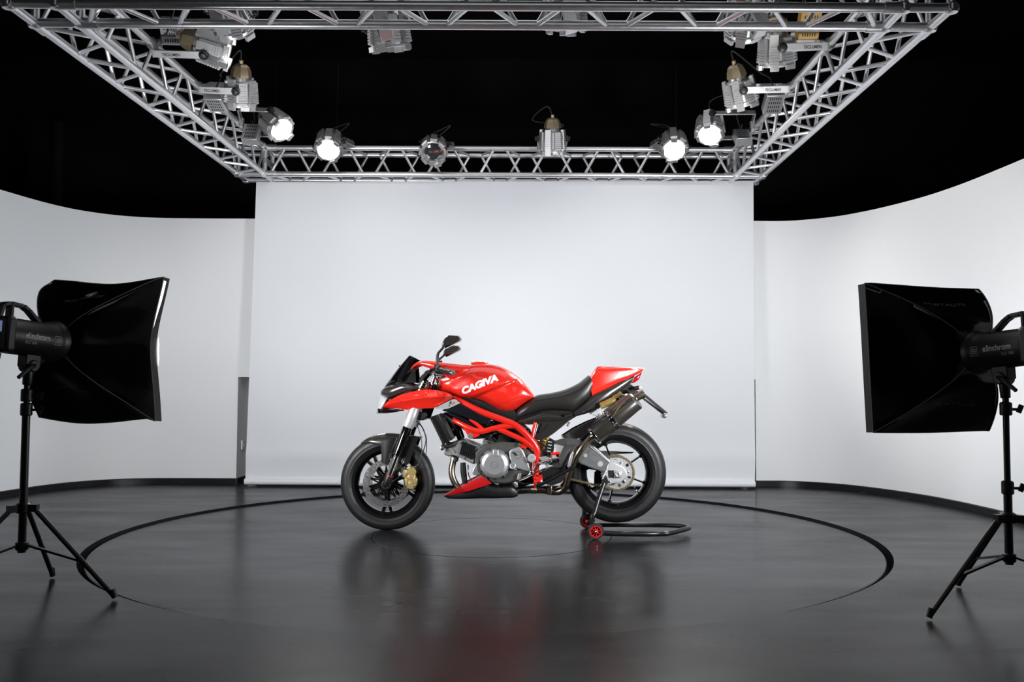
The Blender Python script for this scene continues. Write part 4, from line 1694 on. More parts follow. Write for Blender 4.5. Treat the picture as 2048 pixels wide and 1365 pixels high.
# ---- trellis frame
def frame():
    mb = MB()
    R1 = 0.0195
    for s in (1, -1):
        f = MB()
        v0, v1 = 0.135, 0.165
        tubepx(f, [(876, 788, 0.05), (900, 795, 0.10), (922, 804.5, v0), (962.5, 824, 0.155), (1006.5, 840.5, v1), (1031, 851, v1), (1049, 866, 0.16), (1068, 888, 0.15), (1074.5, 903, 0.145), (1073, 922, 0.14), (1071.5, 940, 0.14), (1071.5, 958, 0.14)], 0.0205, 6, 16)
        tubepx(f, [(905, 840, 0.09), (913, 843.5, 0.12), (942, 858.5, 0.155), (963, 863.5, 0.160), (984.5, 858, 0.162), (1006, 853.5, 0.163), (1027, 852, 0.163)], 0.0175, 5, 14)
        tubepx(f, [(995, 857.5, 0.162), (1022, 869.5, 0.160), (1049, 882.5, 0.155), (1070, 899, 0.147)], 0.0165, 5, 14)
        tubepx(f, [(940, 838, 0.150), (955, 850, 0.157), (970, 863.5, 0.160)], 0.0125, 1, 12)
        tubepx(f, [(1071, 846, 0.125), (1067.5, 862, 0.132), (1063.5, 880, 0.146)], 0.0130, 1, 12)
        prism(f, [(924, 853), (943, 861), (963, 866), (958, 872), (950, 876), (942, 878.5), (937, 876), (934.5, 870), (930, 862)], 0.148, 0.162)
        prism(f, [(1040, 888), (1052, 888), (1058, 893), (1050, 899), (1042, 895)], 0.12, 0.150)
        # lower bracket that carries the rearset and the side stand
        prism(f, [(1067, 944), (1076, 944), (1078, 952), (1084, 951), (1086, 958), (1081, 962), (1083, 967), (1078, 970), (1079, 976), (1068, 977), (1067, 960)], 0.128, 0.150)
        if s < 0:
            mirror_y(f)
        me = bpy.data.meshes.new('tmp')
        f.bm.to_mesh(me)
        mb.bm.from_mesh(me)
        bpy.data.meshes.remove(me)
        f.bm.free()
    # cross tubes and the steering head
    for x, y in ((900, 800), (1062, 880), (1071, 950)):
        a = P(x, y, 0.13)
        mb.cyl(a, V((a.x, -a.y, a.z)), 0.016, 12)
    h = P(862, 806, 0)
    hd_ = MB()
    hd_.cyl(h - fd * 0.10, h + fd * 0.12, 0.032, 18)
    hd_.build('steering_head', M['engine_dark'], bike)
    fr = mb.build('trellis_frame', M['frame_red'], bike, angle=45)
    for x, y, v, r, nm, m in ((940.8, 872.2, 0.162, 0.017, 'mount_bolt', 'engine'), (1063, 917, 0.170, 0.026, 'swingarm_pivot_cap', 'white_alu'), (1039, 889.5, 0.152, 0.009, 'frame_bolt', 'gold'), (1074.5, 952.5, 0.152, 0.008, 'bracket_bolt', 'chrome')):
        for s in (1, -1):
            b = MB()
            p = P(x, y, v)
            b.lathe(p, YA, [(r, -0.05), (r, 0.004), (r * 0.85, 0.008), (r * 0.34, 0.008), (r * 0.34, 0.004), (0.001, 0.004)], 20)
            if s < 0:
                mirror_y(b)
            b.build(nm, M[m], fr)
    return fr


frame()
FC = [(884, 820), (896, 817), (908, 809), (916, 806.5), (924, 809), (945, 821), (966, 832), (984, 840.5), (988, 843.5), (984, 850), (974, 850), (962, 848), (930, 835), (900, 825), (886, 823)]
fc = both(lambda mb: prism(mb, FC, 0.128, 0.168), 'frame_cover', M['navy'], bevel=0.010, bseg=3)
both(lambda mb: prism(mb, [(893, 823), (912, 829), (938, 842), (952, 852), (956, 858), (940, 851), (915, 838), (898, 831)], 0.12, 0.150), 'lower_frame_cover', M['navy'], bevel=0.004)
both(lambda mb: mb.lathe(P(983, 845.5, 0.165), YA, [(0.016, -0.01), (0.016, 0.004), (0.010, 0.006), (0.001, 0.006)], 12), 'cover_reflector', M['chrome'])

# ---- radiator
rad = [(857, 834), (880, 828), (906.5, 880), (884, 891)]
mb = MB(); prism(mb, [(858.5, 835), (876, 829.5), (901.5, 881), (885, 889.5)], -0.150, 0.150)
rd = mb.build('radiator', M['engine_dark'], bike, bevel=0.004)
for s in (1, -1):
    F = (lambda b: b) if s > 0 else mirror_y
    mb = MB()
    for k in range(20):
        t = k / 19
        x, y = 859.5 + (886 - 859.5) * t, 836.5 + (889 - 836.5) * t
        mb.bar(P(x + 2.0, y - 0.9, 0.151), P(x + 9, y - 4.2, 0.151), 0.0032, 0.02, up=YA)
    F(mb).build('radiator_fins', M['dark_plastic'], rd)
    mb = MB(); prism(mb, [(875, 829.5), (881.5, 827.5), (905.5, 876.5), (899, 879.5)], 0.14, 0.165)
    F(mb).build('radiator_end_tank', M['dark_plastic'], rd, bevel=0.005)
    mb = MB(); tubepx(mb, [(884, 890, 0.13), (893, 894, 0.13), (905, 890, 0.12), (916, 884, 0.10)], 0.013, 5, 12)
    F(mb).build('coolant_hose', M['rubber'], rd)
    mb = MB(); tubepx(mb, [(880, 832, 0.12), (892, 834, 0.12), (905, 846, 0.11), (915, 866, 0.09), (920, 880, 0.08)], 0.016, 5, 12)
    F(mb).build('upper_hose', M['rubber'], rd)
mb = MB(); mb.lathe(P(884.5, 897.5, 0.15), YA, [(0.013, -0.03), (0.013, 0.01), (0.008, 0.012), (0.001, 0.012)], 16)
mb.build('hose_end_cap', M['steel'], rd)

# ---- engine
mb = MB(); prism(mb, [(950, 905), (968, 890), (1000, 884), (1040, 886), (1062, 900), (1064, 940), (1050, 958), (1020, 968), (985, 967), (955, 945)], -0.14, 0.135)
eng = mb.build('engine', M['engine_mid'], bike, bevel=0.010)
axv = (P(960, 915, 0.1) - P(895, 892, 0.1)); axv.y = 0; axv.normalize()
up_ = V((-axv.z, 0, axv.x)) if axv.x > 0 else V((axv.z, 0, -axv.x))
mb = MB()
prism(mb, [(887, 904), (893, 897), (903, 889), (916, 883), (927, 880.5), (972, 899), (958, 925), (947, 929.5), (915, 914), (906, 912.5), (897, 914), (889, 910)], -0.115, 0.115)
fcyl = mb.build('front_cylinder', M['engine'], eng, bevel=0.006, bseg=3)
mb = MB()
for k in range(8):
    t = k / 7
    a = P(926 + 26 * t, 882.5 + 10.5 * t, 0.12)
    b = P(919 + 25 * t, 911 + 10 * t, 0.12)
    mb.bar(a, b, 0.0026, 0.016, up=YA)
mb.build('cooling_fins', M['engine_dark'], fcyl)
mb = MB()
prism(mb, [(888, 905), (893, 898), (899, 895), (906, 899), (909, 906), (915, 910), (914, 913.5), (906, 911), (897, 913), (890, 910)], 0.11, 0.130)
prism(mb, [(912, 905), (948, 921), (946, 928), (910, 912)], 0.11, 0.125)
mb.build('cam_cover', M['engine'], fcyl, bevel=0.005, bseg=3)
mb = MB()
for x, y in ((893, 900), (899, 909), (905, 903), (922, 886), (930, 884), (960, 898), (954, 922), (930, 917)):
    mb.lathe(P(x, y, 0.118), YA, [(0.007, -0.01), (0.007, 0.008), (0.003, 0.009), (0.001, 0.009)], 8)
build_each(mb, 'cylinder_bolt', M['steel'], fcyl)
mb = MB()
prism(mb, [(964, 896), (968, 880), (984, 880), (1000, 890), (1016, 897), (1019, 884), (1022, 876), (1000, 864), (986, 868), (982, 875), (990, 905), (970, 902)], -0.10, 0.10)
rc = mb.build('rear_cylinder', M['engine'], eng, bevel=0.005)
mb = MB()
prism(mb, [(1000, 864), (1024, 874), (1021, 886), (1014, 896), (994, 884)], 0.095, 0.115)
for k in range(6):
    t = k / 5
    mb.bar(P(1001 + 5 * t, 869 + 9 * t, 0.117), P(1022 - 2 * t, 878 + 10 * t, 0.117), 0.0035, 0.008, up=YA)
mb.build('rear_cylinder_head', M['engine_dark'], rc, bevel=0.003)
mb = MB()
for a, b in (((979, 876), (1012, 900)), ((986, 876), (1018, 897)), ((975, 884), (1000, 898))):
    tubepx(mb, [(*a, 0.112), ((a[0] + b[0]) / 2, (a[1] + b[1]) / 2 + 2, 0.120), (*b, 0.120)], 0.005, 5, 8)
build_each(mb, 'breather_hose', M['rubber'], eng)
ac = P(989.7, 928.7, 0.135)
RA = 28.0 * RF / 94
mb = MB()
mb.lathe(ac, YA, [(RA * 1.05, -0.05), (RA * 1.05, 0.0), (RA, 0.006), (RA * 0.98, 0.020), (RA * 0.90, 0.034), (RA * 0.70, 0.044), (RA * 0.69, 0.046), (RA * 0.26, 0.046), (RA * 0.255, 0.049), (RA * 0.24, 0.049), (RA * 0.23, 0.046), (RA * 0.20, 0.046), (RA * 0.19, 0.049), (RA * 0.05, 0.049), (RA * 0.05, 0.044), (0.001, 0.044)], 56)
alt = mb.build('alternator_cover', M['cover'], eng, angle=25)
mb = MB()
mb.box(ac + V((0.007, -0.037, RA * 0.78)), (RA * 0.44, 0.022, RA * 0.50))
mb.build('cover_boss', M['cover'], alt, bevel=0.008, bseg=3)
mb = MB()
for k in range(11):
    a = 2 * PI * k / 11 + 0.2
    mb.lathe(ac + dirr(a) * RA * 1.06, YA, [(0.009, -0.03), (0.009, 0.004), (0.006, 0.010), (0.003, 0.010), (0.003, 0.006), (0.001, 0.006)], 10)
build_each(mb, 'cover_bolt', M['steel'], alt)
mb = MB()
prism(mb, [(1018.5, 913), (1018, 904), (1022, 899.5), (1033, 896), (1037, 894), (1040, 895), (1046, 901), (1055, 922), (1062.5, 945), (1057, 944), (1033, 937.5), (1022, 925)], 0.11, 0.152)
spc = mb.build('sprocket_cover', M['cover'], eng, bevel=0.007, bseg=3)
mb = MB()
mb.lathe(P(1036, 910.5, 0.152), YA, [(0.024, -0.004), (0.024, 0.003), (0.020, 0.003), (0.020, -0.003), (0.001, -0.003)], 24)
mb.build('shaft_opening', M['engine'], spc)
mb = MB(); mb.bar(P(1026, 905, 0.154), P(1034, 911, 0.154), 0.006, 0.012, up=YA); mb.build('shift_arm', M['dark_plastic'], spc)
mb = MB(); prism(mb, [(1019, 931), (1023, 925), (1031, 927), (1034, 935), (1033, 941), (1024, 940)], 0.12, 0.148)
mb.lathe(P(1025.3, 933, 0.148), YA, [(0.021, -0.01), (0.021, 0.006), (0.016, 0.010), (0.014, 0.010), (0.014, 0.007), (0.001, 0.007)], 20)
mb.build('slave_cylinder', M['cover'], eng, bevel=0.004)
mb = MB()
prism(mb, [(943.5, 946), (946, 938), (952, 931), (961, 929), (963, 945), (955, 952), (946, 951)], 0.09, 0.125)
mb.build('water_pump_cover', M['cover'], eng, bevel=0.006, bseg=3)
mb = MB()
mb.tube([P(926, 926, 0.06), P(927, 945, 0.06), P(930, 968, 0.06)], [0.017, 0.020, 0.017], 14)
mb.build('oil_filter_hose', M['rubber'], eng)
mb = MB(); mb.tube([P(936, 930, 0.08), P(937, 950, 0.08), P(942, 962, 0.08)], 0.004, 8); mb.build('oil_line', M['chrome'], eng)
mb = MB(); mb.tube([P(967, 951, 0.07), P(987, 972, 0.07)], 0.02, 10); prism(mb, [(985, 962), (998, 966), (996, 971), (988, 968)], 0.10, 0.125); mb.build('sump_plug', M['engine'], eng)
# carburettors, air box and cabling filling the trellis
mb = MB()
prism(mb, [(884, 786), (905, 790), (935, 794), (985, 808), (1030, 822), (1040, 845), (1060, 862), (1062, 880), (1040, 895), (1000, 882), (975, 878), (945, 875), (915, 850), (895, 822), (880, 800)], -0.10, 0.095)
mb.build('air_box', M['engine_dark'], bike, bevel=0.006)
mb = MB()
for pts in ([(972, 842, .11), (985, 862, .12), (977, 880, .115)], [(1000, 842, .10), (1008, 850, .12), (1004, 862, .12)], [(1030, 862, .10), (1042, 868, .12), (1056, 872, .11), (1066, 868, .1)], [(960, 870, .12), (975, 872, .13), (990, 868, .13)], [(1046, 885, .1), (1040, 900, .12), (1048, 912, .13), (1060, 905, .12)], [(920, 862, .1), (926, 878, .11), (938, 888, .11)]):
    tubepx(mb, pts, 0.0042, 5, 8)
build_each(mb, 'cable', M['rubber'], bike)
mb = MB()
for x, y, v in ((981.5, 871, .13), (989, 866, .13), (965, 858, .12), (975, 850, .12), (1005, 846, .11), (905, 859, .11), (888, 838, .13), (912, 842, .12), (1050, 858, .12), (1056, 864, .12)):
    mb.lathe(P(x, y, v), YA, [(0.0085, -0.02), (0.0085, 0.004), (0.005, 0.008), (0.001, 0.008)], 10)
build_each(mb, 'hose_fitting', M['steel'], bike)
mb = MB(); prism(mb, [(947, 873.5), (976, 872), (976, 877), (945, 879)], 0.10, 0.115); mb.build('mount_bracket', M['engine_dark'], bike)

# ---- exhaust
mb = MB()
tubepx(mb, [(910, 914, 0.03), (906, 926, 0.035), (903.5, 942, 0.04), (906, 957, 0.045), (914, 972, 0.05), (926, 984, 0.06), (945, 990, 0.07)], 0.0210, 7, 18)
hd = mb.build('exhaust_header', M['titanium'], bike)
mb = MB(); tubepx(mb, [(910, 913, 0.03), (907.5, 922, 0.034)], 0.027, 1, 18); mb.build('header_flange', M['engine'], hd)
mb = MB()
tubepx(mb, [(1000, 985, 0.04), (1036, 982, 0.05), (1065, 980, 0.055), (1090, 981, 0.06), (1110, 984, 0.07), (1123, 982, 0.085), (1131, 972, 0.10), (1137, 952, 0.12), (1145, 930, 0.14), (1154, 912, 0.155), (1164, 897, 0.165), (1176, 882, 0.165), (1189, 870, 0.165)], 0.0225, 7, 18)
ep = mb.build('exhaust_pipe', M['titanium'], bike)
mb = MB()
for x, y, v in ((1063, 980, 0.055), (1069, 980, 0.055), (1094, 981.5, 0.062)):
    a, b = P(x, y, v), P(x + 4, y, v)
    mb.lathe(a, b - a, [(0.025, 0), (0.027, 0.002), (0.027, 0.010), (0.025, 0.012)], 18)
prism(mb, [(1094, 972), (1104, 973), (1103, 990), (1095, 989)], 0.075, 0.095)
build_each(mb, 'pipe_clamp', M['titanium'], ep, bevel=0.003)
# far-side pipe to the second silencer
mb = MB()
tubepx(mb, [(1090, 981, 0.0), (1112, 984, -0.04), (1128, 970, -0.10), (1145, 930, -0.14), (1164, 897, -0.165), (1189, 870, -0.165)], 0.0225, 6, 16)
mb.build('exhaust_pipe', M['titanium'], bike)


def muffler(s):
    F = (lambda b: b) if s > 0 else mirror_y
    VM = 0.178
    a, b = P(1187, 872.5, VM), P(1270, 802.5, VM)
    d = (b - a); d.y = 0
    Lm = d.length
    d.normalize()
    R_ = 19.0 * RF / 94
    mb = MB(); mb.lathe(a, d, [(R_ * 0.97, 0.0), (R_, 0.004), (R_, Lm - 0.004), (R_ * 0.97, Lm)], 40)
    mf = F(mb).build('muffler', M['carbon_can'], bike, angle=30)
    mb = MB()
    mb.lathe(a, d, [(R_ * 0.3, -0.018), (R_ * 0.88, -0.006), (R_ * 1.05, -0.002), (R_ * 1.08, 0.003), (R_ * 1.08, 0.010), (R_ * 1.02, 0.012), (R_ * 1.01, 0.0125), (R_ * 0.3, 0.0125)], 40)
    F(mb).build('inlet_ring', M['chrome'], mf)
    mb = MB()
    mb.lathe(b, d, [(R_ * 0.99, -0.012), (R_ * 1.025, -0.010), (R_ * 1.025, 0.0), (R_ * 0.9, 0.010), (R_ * 0.6, 0.016), (R_ * 0.58, 0.016), (R_ * 0.2, 0.016)], 40)
    F(mb).build('end_cap', M['steel'], mf)
    q = b + V((0.004, 0, 0.020))
    mb = MB(); mb.lathe(q, (d + V((0.25, 0, -0.12))).normalized(), [(0.024, 0.0), (0.025, 0.008), (0.026, 0.058), (0.024, 0.060), (0.0225, 0.055), (0.0225, 0.01)], 24)
    F(mb).build('tail_pipe', M['titanium'], mf)
    mb = MB()
    for t in (0.40, 0.455):
        mb.lathe(a + d * (Lm * t), d, [(R_ * 1.0, 0), (R_ * 1.045, 0.002), (R_ * 1.045, 0.009), (R_ * 1.0, 0.011)], 40)
    mb.lathe(a + d * (Lm * 0.40 + 0.008), d, [(R_ * 1.005, 0), (R_ * 1.02, 0.002), (R_ * 1.02, Lm * 0.055), (R_ * 1.005, Lm * 0.055 + 0.002)], 40)
    st = F(mb).build('muffler_strap', M['chrome'], mf)
    mb = MB()
    prism(mb, [(1181, 829), (1196, 818), (1203, 826), (1206, 833), (1200, 838), (1193, 832), (1185, 831)], 0.14, 0.165)
    mb.lathe(P(1202, 830.5, 0.168), YA, [(0.012, -0.02), (0.012, 0.006), (0.006, 0.008), (0.001, 0.008)], 14)
    F(mb).build('hanger_bracket', M['white_alu'], mf, bevel=0.003)
    if s > 0:
        # thin gold arc printed on the can
        mb = MB()
        pts = []
        up = V((-d.z, 0, d.x))
        for k in range(13):
            t = k / 12
            l = Lm * (0.50 + 0.34 * t)
            h = R_ * (0.30 + 0.34 * math.sin(PI * t * 0.62))
            yv = -math.sqrt(max(0, R_ ** 2 - h ** 2)) - 0.0006
            pts.append(a + d * l + up * h + V((0, yv, 0)))
        mb.tube(pts, 0.0014, 6)
        mb.build('gold_line', M['gold'], mf)
    return mf


def carbon_can():
    m = mat('carbon_silencer_weave', (0.030, 0.026, 0.022), 0.22, coat=0.8)
    nt = m.node_tree
    b = nt.nodes['Principled BSDF']
    tc = nt.nodes.new('ShaderNodeTexCoord')
    w = nt.nodes.new('ShaderNodeTexWave')
    w.inputs['Scale'].default_value = 140
    w.bands_direction = 'DIAGONAL'
    nt.links.new(tc.outputs['Object'], w.inputs['Vector'])
    cr = nt.nodes.new('ShaderNodeMapRange')
    cr.inputs[3].default_value = 0.18
    cr.inputs[4].default_value = 0.42
    nt.links.new(w.outputs['Fac'], cr.inputs[0])
    nt.links.new(cr.outputs[0], b.inputs['Roughness'])
    mx = nt.nodes.new('ShaderNodeMix')
    mx.data_type = 'RGBA'
    mx.inputs[6].default_value = (0.014, 0.012, 0.010, 1)
    mx.inputs[7].default_value = (0.034, 0.029, 0.024, 1)
    nt.links.new(w.outputs['Fac'], mx.inputs[0])
    nt.links.new(mx.outputs[2], b.inputs['Base Color'])
    return m


M['carbon_can'] = carbon_can()
muffler(1)
muffler(-1)

# ---- belly pan
BP = [(888.5, 992), (903, 983), (919, 973), (941, 962), (962, 951.5), (972, 959), (984.5, 967), (1005, 966.5), (1025.5, 965.5), (1036, 974), (1037, 991), (1033, 996), (980, 998), (922, 999), (894, 997)]
mb = MB()
body(mb, [(888.5, 990.5, 889.5, 994, 0.03), (896, 987, 897, 998, 0.07), (908, 980, 909, 999, 0.10), (925, 971, 925, 999.3, 0.125), (945, 961, 945, 999, 0.140), (962, 953, 962, 998.6, 0.145), (985, 966, 985, 998.3, 0.145), (1010, 967, 1010, 997.5, 0.135), (1026, 967, 1026, 997, 0.125), (1036, 976, 1036, 993, 0.11)], 4, e=4.5, m=32)
bp = mb.build('belly_pan', M['dark_plastic'], bike, angle=45)
for s in (1, -1):
    F = (lambda b: b) if s > 0 else mirror_y
    mb = MB()
    shell(mb, [(889, 991), (926, 971), (964, 953)], [(891, 995), (939, 982.5), (984, 967.5)], lambda q, t: 0.035 + 0.1205 * min(1, (q * 2.2)) ** 0.65 + 0.004 * math.sin(PI * t), 0.010, 24, 6)
    F(mb).build('red_panel', M['belly_red'] if 'belly_red' in M else M.setdefault('belly_red', mat('belly_pan_red', (0.50, 0.008, 0.010), 0.32, coat=0.6, noise=0.04)), bp)
    mb = MB(); mb.lathe(P(1005, 974.5, 0.138), YA, [(0.008, -0.01), (0.008, 0.006), (0.001, 0.007)], 10); F(mb).build('pan_bolt', M['chrome'], bp)

# ---- handlebars, mirrors, instruments
def bars(s):
    F = (lambda b: b) if s > 0 else mirror_y
    mb = MB(); mb.tube([P(862, 741, 0.10), P(872, 737.5, 0.20), P(905, 746.5, 0.36)], 0.011, 14)
    hb = F(mb).build('handlebar', M['dark_plastic'], bike)
    a, b = P(881, 740, 0.245), P(902, 745.5, 0.345)
    mb = MB(); mb.lathe(a, b - a, [(0.014, 0), (0.0165, 0.003), (0.0155, 0.02), (0.0165, (b - a).length), (0.012, (b - a).length + 0.002)], 18)
    F(mb).build('grip', M['rubber'], hb)
    e = P(904, 746, 0.352)
    mb = MB(); mb.lathe(b, e - b, [(0.014, 0.0), (0.0175, 0.004), (0.0175, 0.020), (0.015, 0.024), (0.005, 0.024), (0.005, 0.018), (0.001, 0.018)], 18)
    F(mb).build('bar_end_weight', M['chrome'], hb)
    mb = MB(); prism(mb, [(870, 737), (876, 733), (884, 735), (888, 742), (886, 750), (878, 752), (872, 748)], 0.20, 0.245)
    F(mb).build('switch_block', M['dark_plastic'], hb, bevel=0.006, bseg=3)
    mb = MB(); tubepx(mb, [(872, 742, 0.22), (866, 746, 0.26), (874, 752, 0.33), (884, 754, 0.37)], [0.006] * 19, 6, 10) if False else mb.tube([P(872, 742, 0.22), P(867, 745, 0.25), P(873, 750, 0.32), P(884, 752, 0.37)], 0.0055, 10)
    F(mb).build('lever', M['dark_plastic'], hb)
    mb = MB(); mb.lathe(P(874.5, 724 if s < 0 else 738, 0.20), (0, 0, 1), [(0.018, 0), (0.020, 0.004), (0.020, 0.022), (0.021, 0.024), (0.001, 0.026)], 16)
    F(mb).build('fluid_reservoir', M['dark_plastic'], hb)
    # mirror on its stalk
    sv = 0.215
    mb = MB(); mb.tube([P(875.5, 736, sv), P(875, 722, sv)], [0.0075, 0.0085], 14); mb.tube([P(875, 722, sv), P(875, 712, sv), P(877, 706, sv + 0.01), P(886, 696, sv + 0.03), P(889, 692, sv + 0.04)], [0.0115, 0.009, 0.008, 0.008, 0.008], 14)
    ms = F(mb).build('mirror_stalk', M['dark_plastic'], bike)
    mv0, mv1 = 0.225, 0.33
    A_ = [(898.5, 671), (908, 671.5), (919, 672.5), (923.5, 678.5), (921, 683), (905, 690), (888, 696), (884.5, 693), (886.5, 684), (891, 677)]
    mb = MB()
    r0 = ring(A_, mv0, 0.28)
    r1 = ring(A_, mv1, 0.28)
    c0 = sum(r0, V()) / len(r0)
    c1 = sum(r1, V()) / len(r1)
    mb.rings([[c0 + (p - c0) * 0.85 for p in r0], [p + V((0, -0.02, 0)) for p in r0], [p + V((0, 0.02, 0)) for p in r1], [c1 + (p - c1) * 0.88 for p in r1]])
    mh = F(mb).build('mirror_housing', M['black_gloss'] if False else M['carbon'], ms, bevel=0.004)
    # glass: on the rear lower face of the housing
    g0, g1 = P(922.5, 680.5, 0.28), P(889, 697, 0.28)
    n_ = V((g1.z - g0.z, 0, -(g1.x - g0.x))).normalized()
    if n_.z > 0:
        n_ = -n_
    o_ = n_ * 0.004
    q0, q1 = g0.lerp(g1, 0.06), g0.lerp(g1, 0.94)
    mb = MB()
    low = [V((q0.x, -mv0 - 0.02, q0.z)), V((q0.x, -mv1 + 0.02, q0.z)), V((q1.x, -mv1 + 0.02, q1.z)), V((q1.x, -mv0 - 0.02, q1.z))]
    mb.rings([[p - o_ for p in low], [p + o_ * 1.2 for p in low]])
    F(mb).build('mirror_glass', M['mirror'], mh)


bars(1)
before = set(bpy.data.objects)
bars(-1)
for o_ in set(bpy.data.objects) - before:
    if o_.parent is bike:          # the bars are turned slightly to the left
        o_.location = (-0.058, 0, -0.036) if o_.name.startswith('mirror') else (-0.036, 0, -0.006)
mb = MB()
prism(mb, [(835, 765), (838, 757), (845, 749), (855, 742.5), (864, 739), (868, 742), (858, 748), (850, 756), (844, 766)], -0.07, 0.07)
ic = mb.build('instrument_pod', M['dark_plastic'], bike, bevel=0.005)
mb = MB(); prism(mb, [(846, 764), (852, 755), (860, 748), (862, 750), (855, 758), (850, 766)], -0.06, 0.06); mb.build('instrument_face', M['mirror'], ic)
tc_ = at_fork(L + 0.035)
mb = MB()
mb.bar(V((tc_.x, -VF - 0.02, tc_.z)), V((tc_.x, VF + 0.02, tc_.z)), 0.07, 0.030, up=fd)
mb.build('upper_triple_clamp', M['engine_dark'], bike, bevel=0.006)
for s in (1, -1):
    F = (lambda b: b) if s > 0 else mirror_y
    mb = MB(); mb.lathe(at_fork(L + 0.040), fd, [(0.029, 0), (0.030, 0.04), (0.037, 0.045), (0.037, 0.080), (0.031, 0.083), (0.031, 0.098), (0.024, 0.100), (0.024, 0.110), (0.012, 0.112), (0.001, 0.112)], 22)
    F(mb).build('fork_cap', M['chrome'], legs[0] if s > 0 else legs[1])
    mb = MB(); mb.lathe(P(866, 763, 0.12), fd, [(0.010, -0.02), (0.012, 0.0), (0.012, 0.03), (0.008, 0.034), (0.001, 0.034)], 12); mb.lathe(P(871, 773, 0.14), YA, [(0.009, -0.02), (0.009, 0.006), (0.001, 0.007)], 10)
    build_each(F(mb), 'clip_on_bolt', M['chrome'], bike)
    mb = MB()
    for pts in ([(862, 752, .16), (858, 742, .14), (850, 746, .10), (846, 762, .08)], [(872, 750, .18), (866, 764, .14), (868, 778, .10)], [(868, 748, .2), (874, 762, .16), (876, 780, .12)]):
        tubepx(mb, pts, 0.004, 5, 8)
    build_each(F(mb), 'control_cable', M['rubber'], bike)

# ---- turn signals, plate bracket, reservoir
mb = MB(); prism(mb, [(1241, 779), (1256, 768), (1264, 770), (1268, 776), (1274, 783), (1282, 790), (1277, 792), (1262, 788), (1252, 787), (1244, 787)], -0.035, 0.035)
pb = mb.build('plate_carrier', M['dark_plastic'], bike, bevel=0.004)
mb = MB()
a, b = P(1286, 788.5, 0.0), P(1331, 826, 0.0)
d_ = (b - a).normalized(); nn = V((-d_.z, 0, d_.x))
mb.rings([[a + nn * 0.004 + V((0, y, 0)) for y in (-0.09, 0.09)] + [a + nn * -0.004 + V((0, y, 0)) for y in (0.09, -0.09)], [b + nn * 0.004 + V((0, y, 0)) for y in (-0.09, 0.09)] + [b + nn * -0.004 + V((0, y, 0)) for y in (0.09, -0.09)]])
mb.build('number_plate', M['dark_plastic'], pb)
mb = MB()
a, b = P(1283, 795, 0.02), P(1326, 828, 0.02)
mb.bar(a, b, 0.05, 0.012, up=nn)
mb.bar(P(1276, 790, 0.0), P(1288, 790, 0), 0.06, 0.016, up=nn)
mb.lathe(P(1329, 833, 0.05), YA, [(0.014, -0.1), (0.014, 0.0), (0.001, 0.002)], 12)
mb.build('plate_holder', M['guard'], pb, bevel=0.002)
for s in (1, -1):
    F = (lambda b: b) if s > 0 else mirror_y
    for nm, x0, y0, x1, y1, vv in (('turn_signal', 1266, 777, 1283, 775.5, 0.10),):
        mb = MB()
        p0, p1 = P(x0, y0, vv - 0.03), P(x1, y1, vv)
        mb.lathe(p0, p1 - p0, [(0.004, 0), (0.010, 0.008), (0.0135, 0.025), (0.0135, 0.046), (0.009, 0.056), (0.001, 0.058)], 16)
        mb.tube([P(1262, 778, 0.03), P(1268, 777, vv - 0.03)], 0.006, 8)
        ts = F(mb).build(nm, M['dark_plastic'], bike)
        mb = MB(); mb.lathe(p0 + (p1 - p0).normalized() * 0.047, p1 - p0, [(0.0136, 0), (0.0136, 0.004), (0.008, 0.012), (0.001, 0.0125)], 16); F(mb).build('signal_lens', M['clear'], ts)
mb = MB(); mb.lathe(P(1241, 785, 0.06), (1, 0, 0.05), [(0.004, 0), (0.011, 0.006), (0.014, 0.025), (0.010, 0.05), (0.001, 0.052)], 14); mb.build('plate_lamp', M['black_gloss'], pb)
a, b = P(1200.5, 813, 0.14), P(1232, 799.5, 0.14)
d_ = (b - a).normalized(); l_ = (b - a).length
mb = MB(); mb.lathe(a, d_, [(0.018, 0), (0.022, 0.004), (0.022, l_ * 0.36), (0.0205, l_ * 0.365), (0.0205, l_ * 0.38), (0.022, l_ * 0.385), (0.022, l_ * 0.78), (0.0205, l_ * 0.79), (0.0205, l_ * 0.81), (0.022, l_ * 0.82), (0.010, l_)], 22)
dr = mb.build('damper_reservoir', M['gold'], bike)
mb = MB(); mb.lathe(P(1226, 796, 0.09), d_, [(0.012, 0), (0.014, 0.004), (0.014, 0.04), (0.016, 0.045), (0.016, 0.06), (0.001, 0.062)], 16); mb.build('adjuster', M['gold'], dr)
mb = MB(); prism(mb, [(1228, 799), (1236, 794), (1239, 797), (1238, 801), (1232, 803)], 0.11, 0.15); mb.build('reservoir_clamp', M['chrome'], dr, bevel=0.003)

# ---- swingarm, hugger, guard, chain, sprocket
mb = MB()
SW = [(1150, 905), (1168, 890), (1182, 888.5), (1196, 899), (1222, 923.5), (1232, 930), (1228, 944), (1210, 946), (1186, 938.5), (1158, 927.5)]
for s in (1, -1):
    f = MB(); prism(f, SW, 0.118, 0.152)
    prism(f, [(1104, 885), (1160, 888), (1165, 905), (1158, 927), (1120, 933), (1100, 925)], 0.09, 0.130)
    if s < 0:
        mirror_y(f)
    me = bpy.data.meshes.new('tmp'); f.bm.to_mesh(me); mb.bm.from_mesh(me); bpy.data.meshes.remove(me); f.bm.free()
a = P(1080, 918, 0.11)
mb.cyl(V((a.x, -0.12, a.z)), V((a.x, 0.12, a.z)), 0.032, 20)
prism(mb, [(1075, 906), (1110, 890), (1128, 892), (1126, 930), (1105, 932), (1078, 928)], -0.11, 0.10)
sw = mb.build('swingarm', M['swing'], bike, bevel=0.007, bseg=3)
mb = MB()
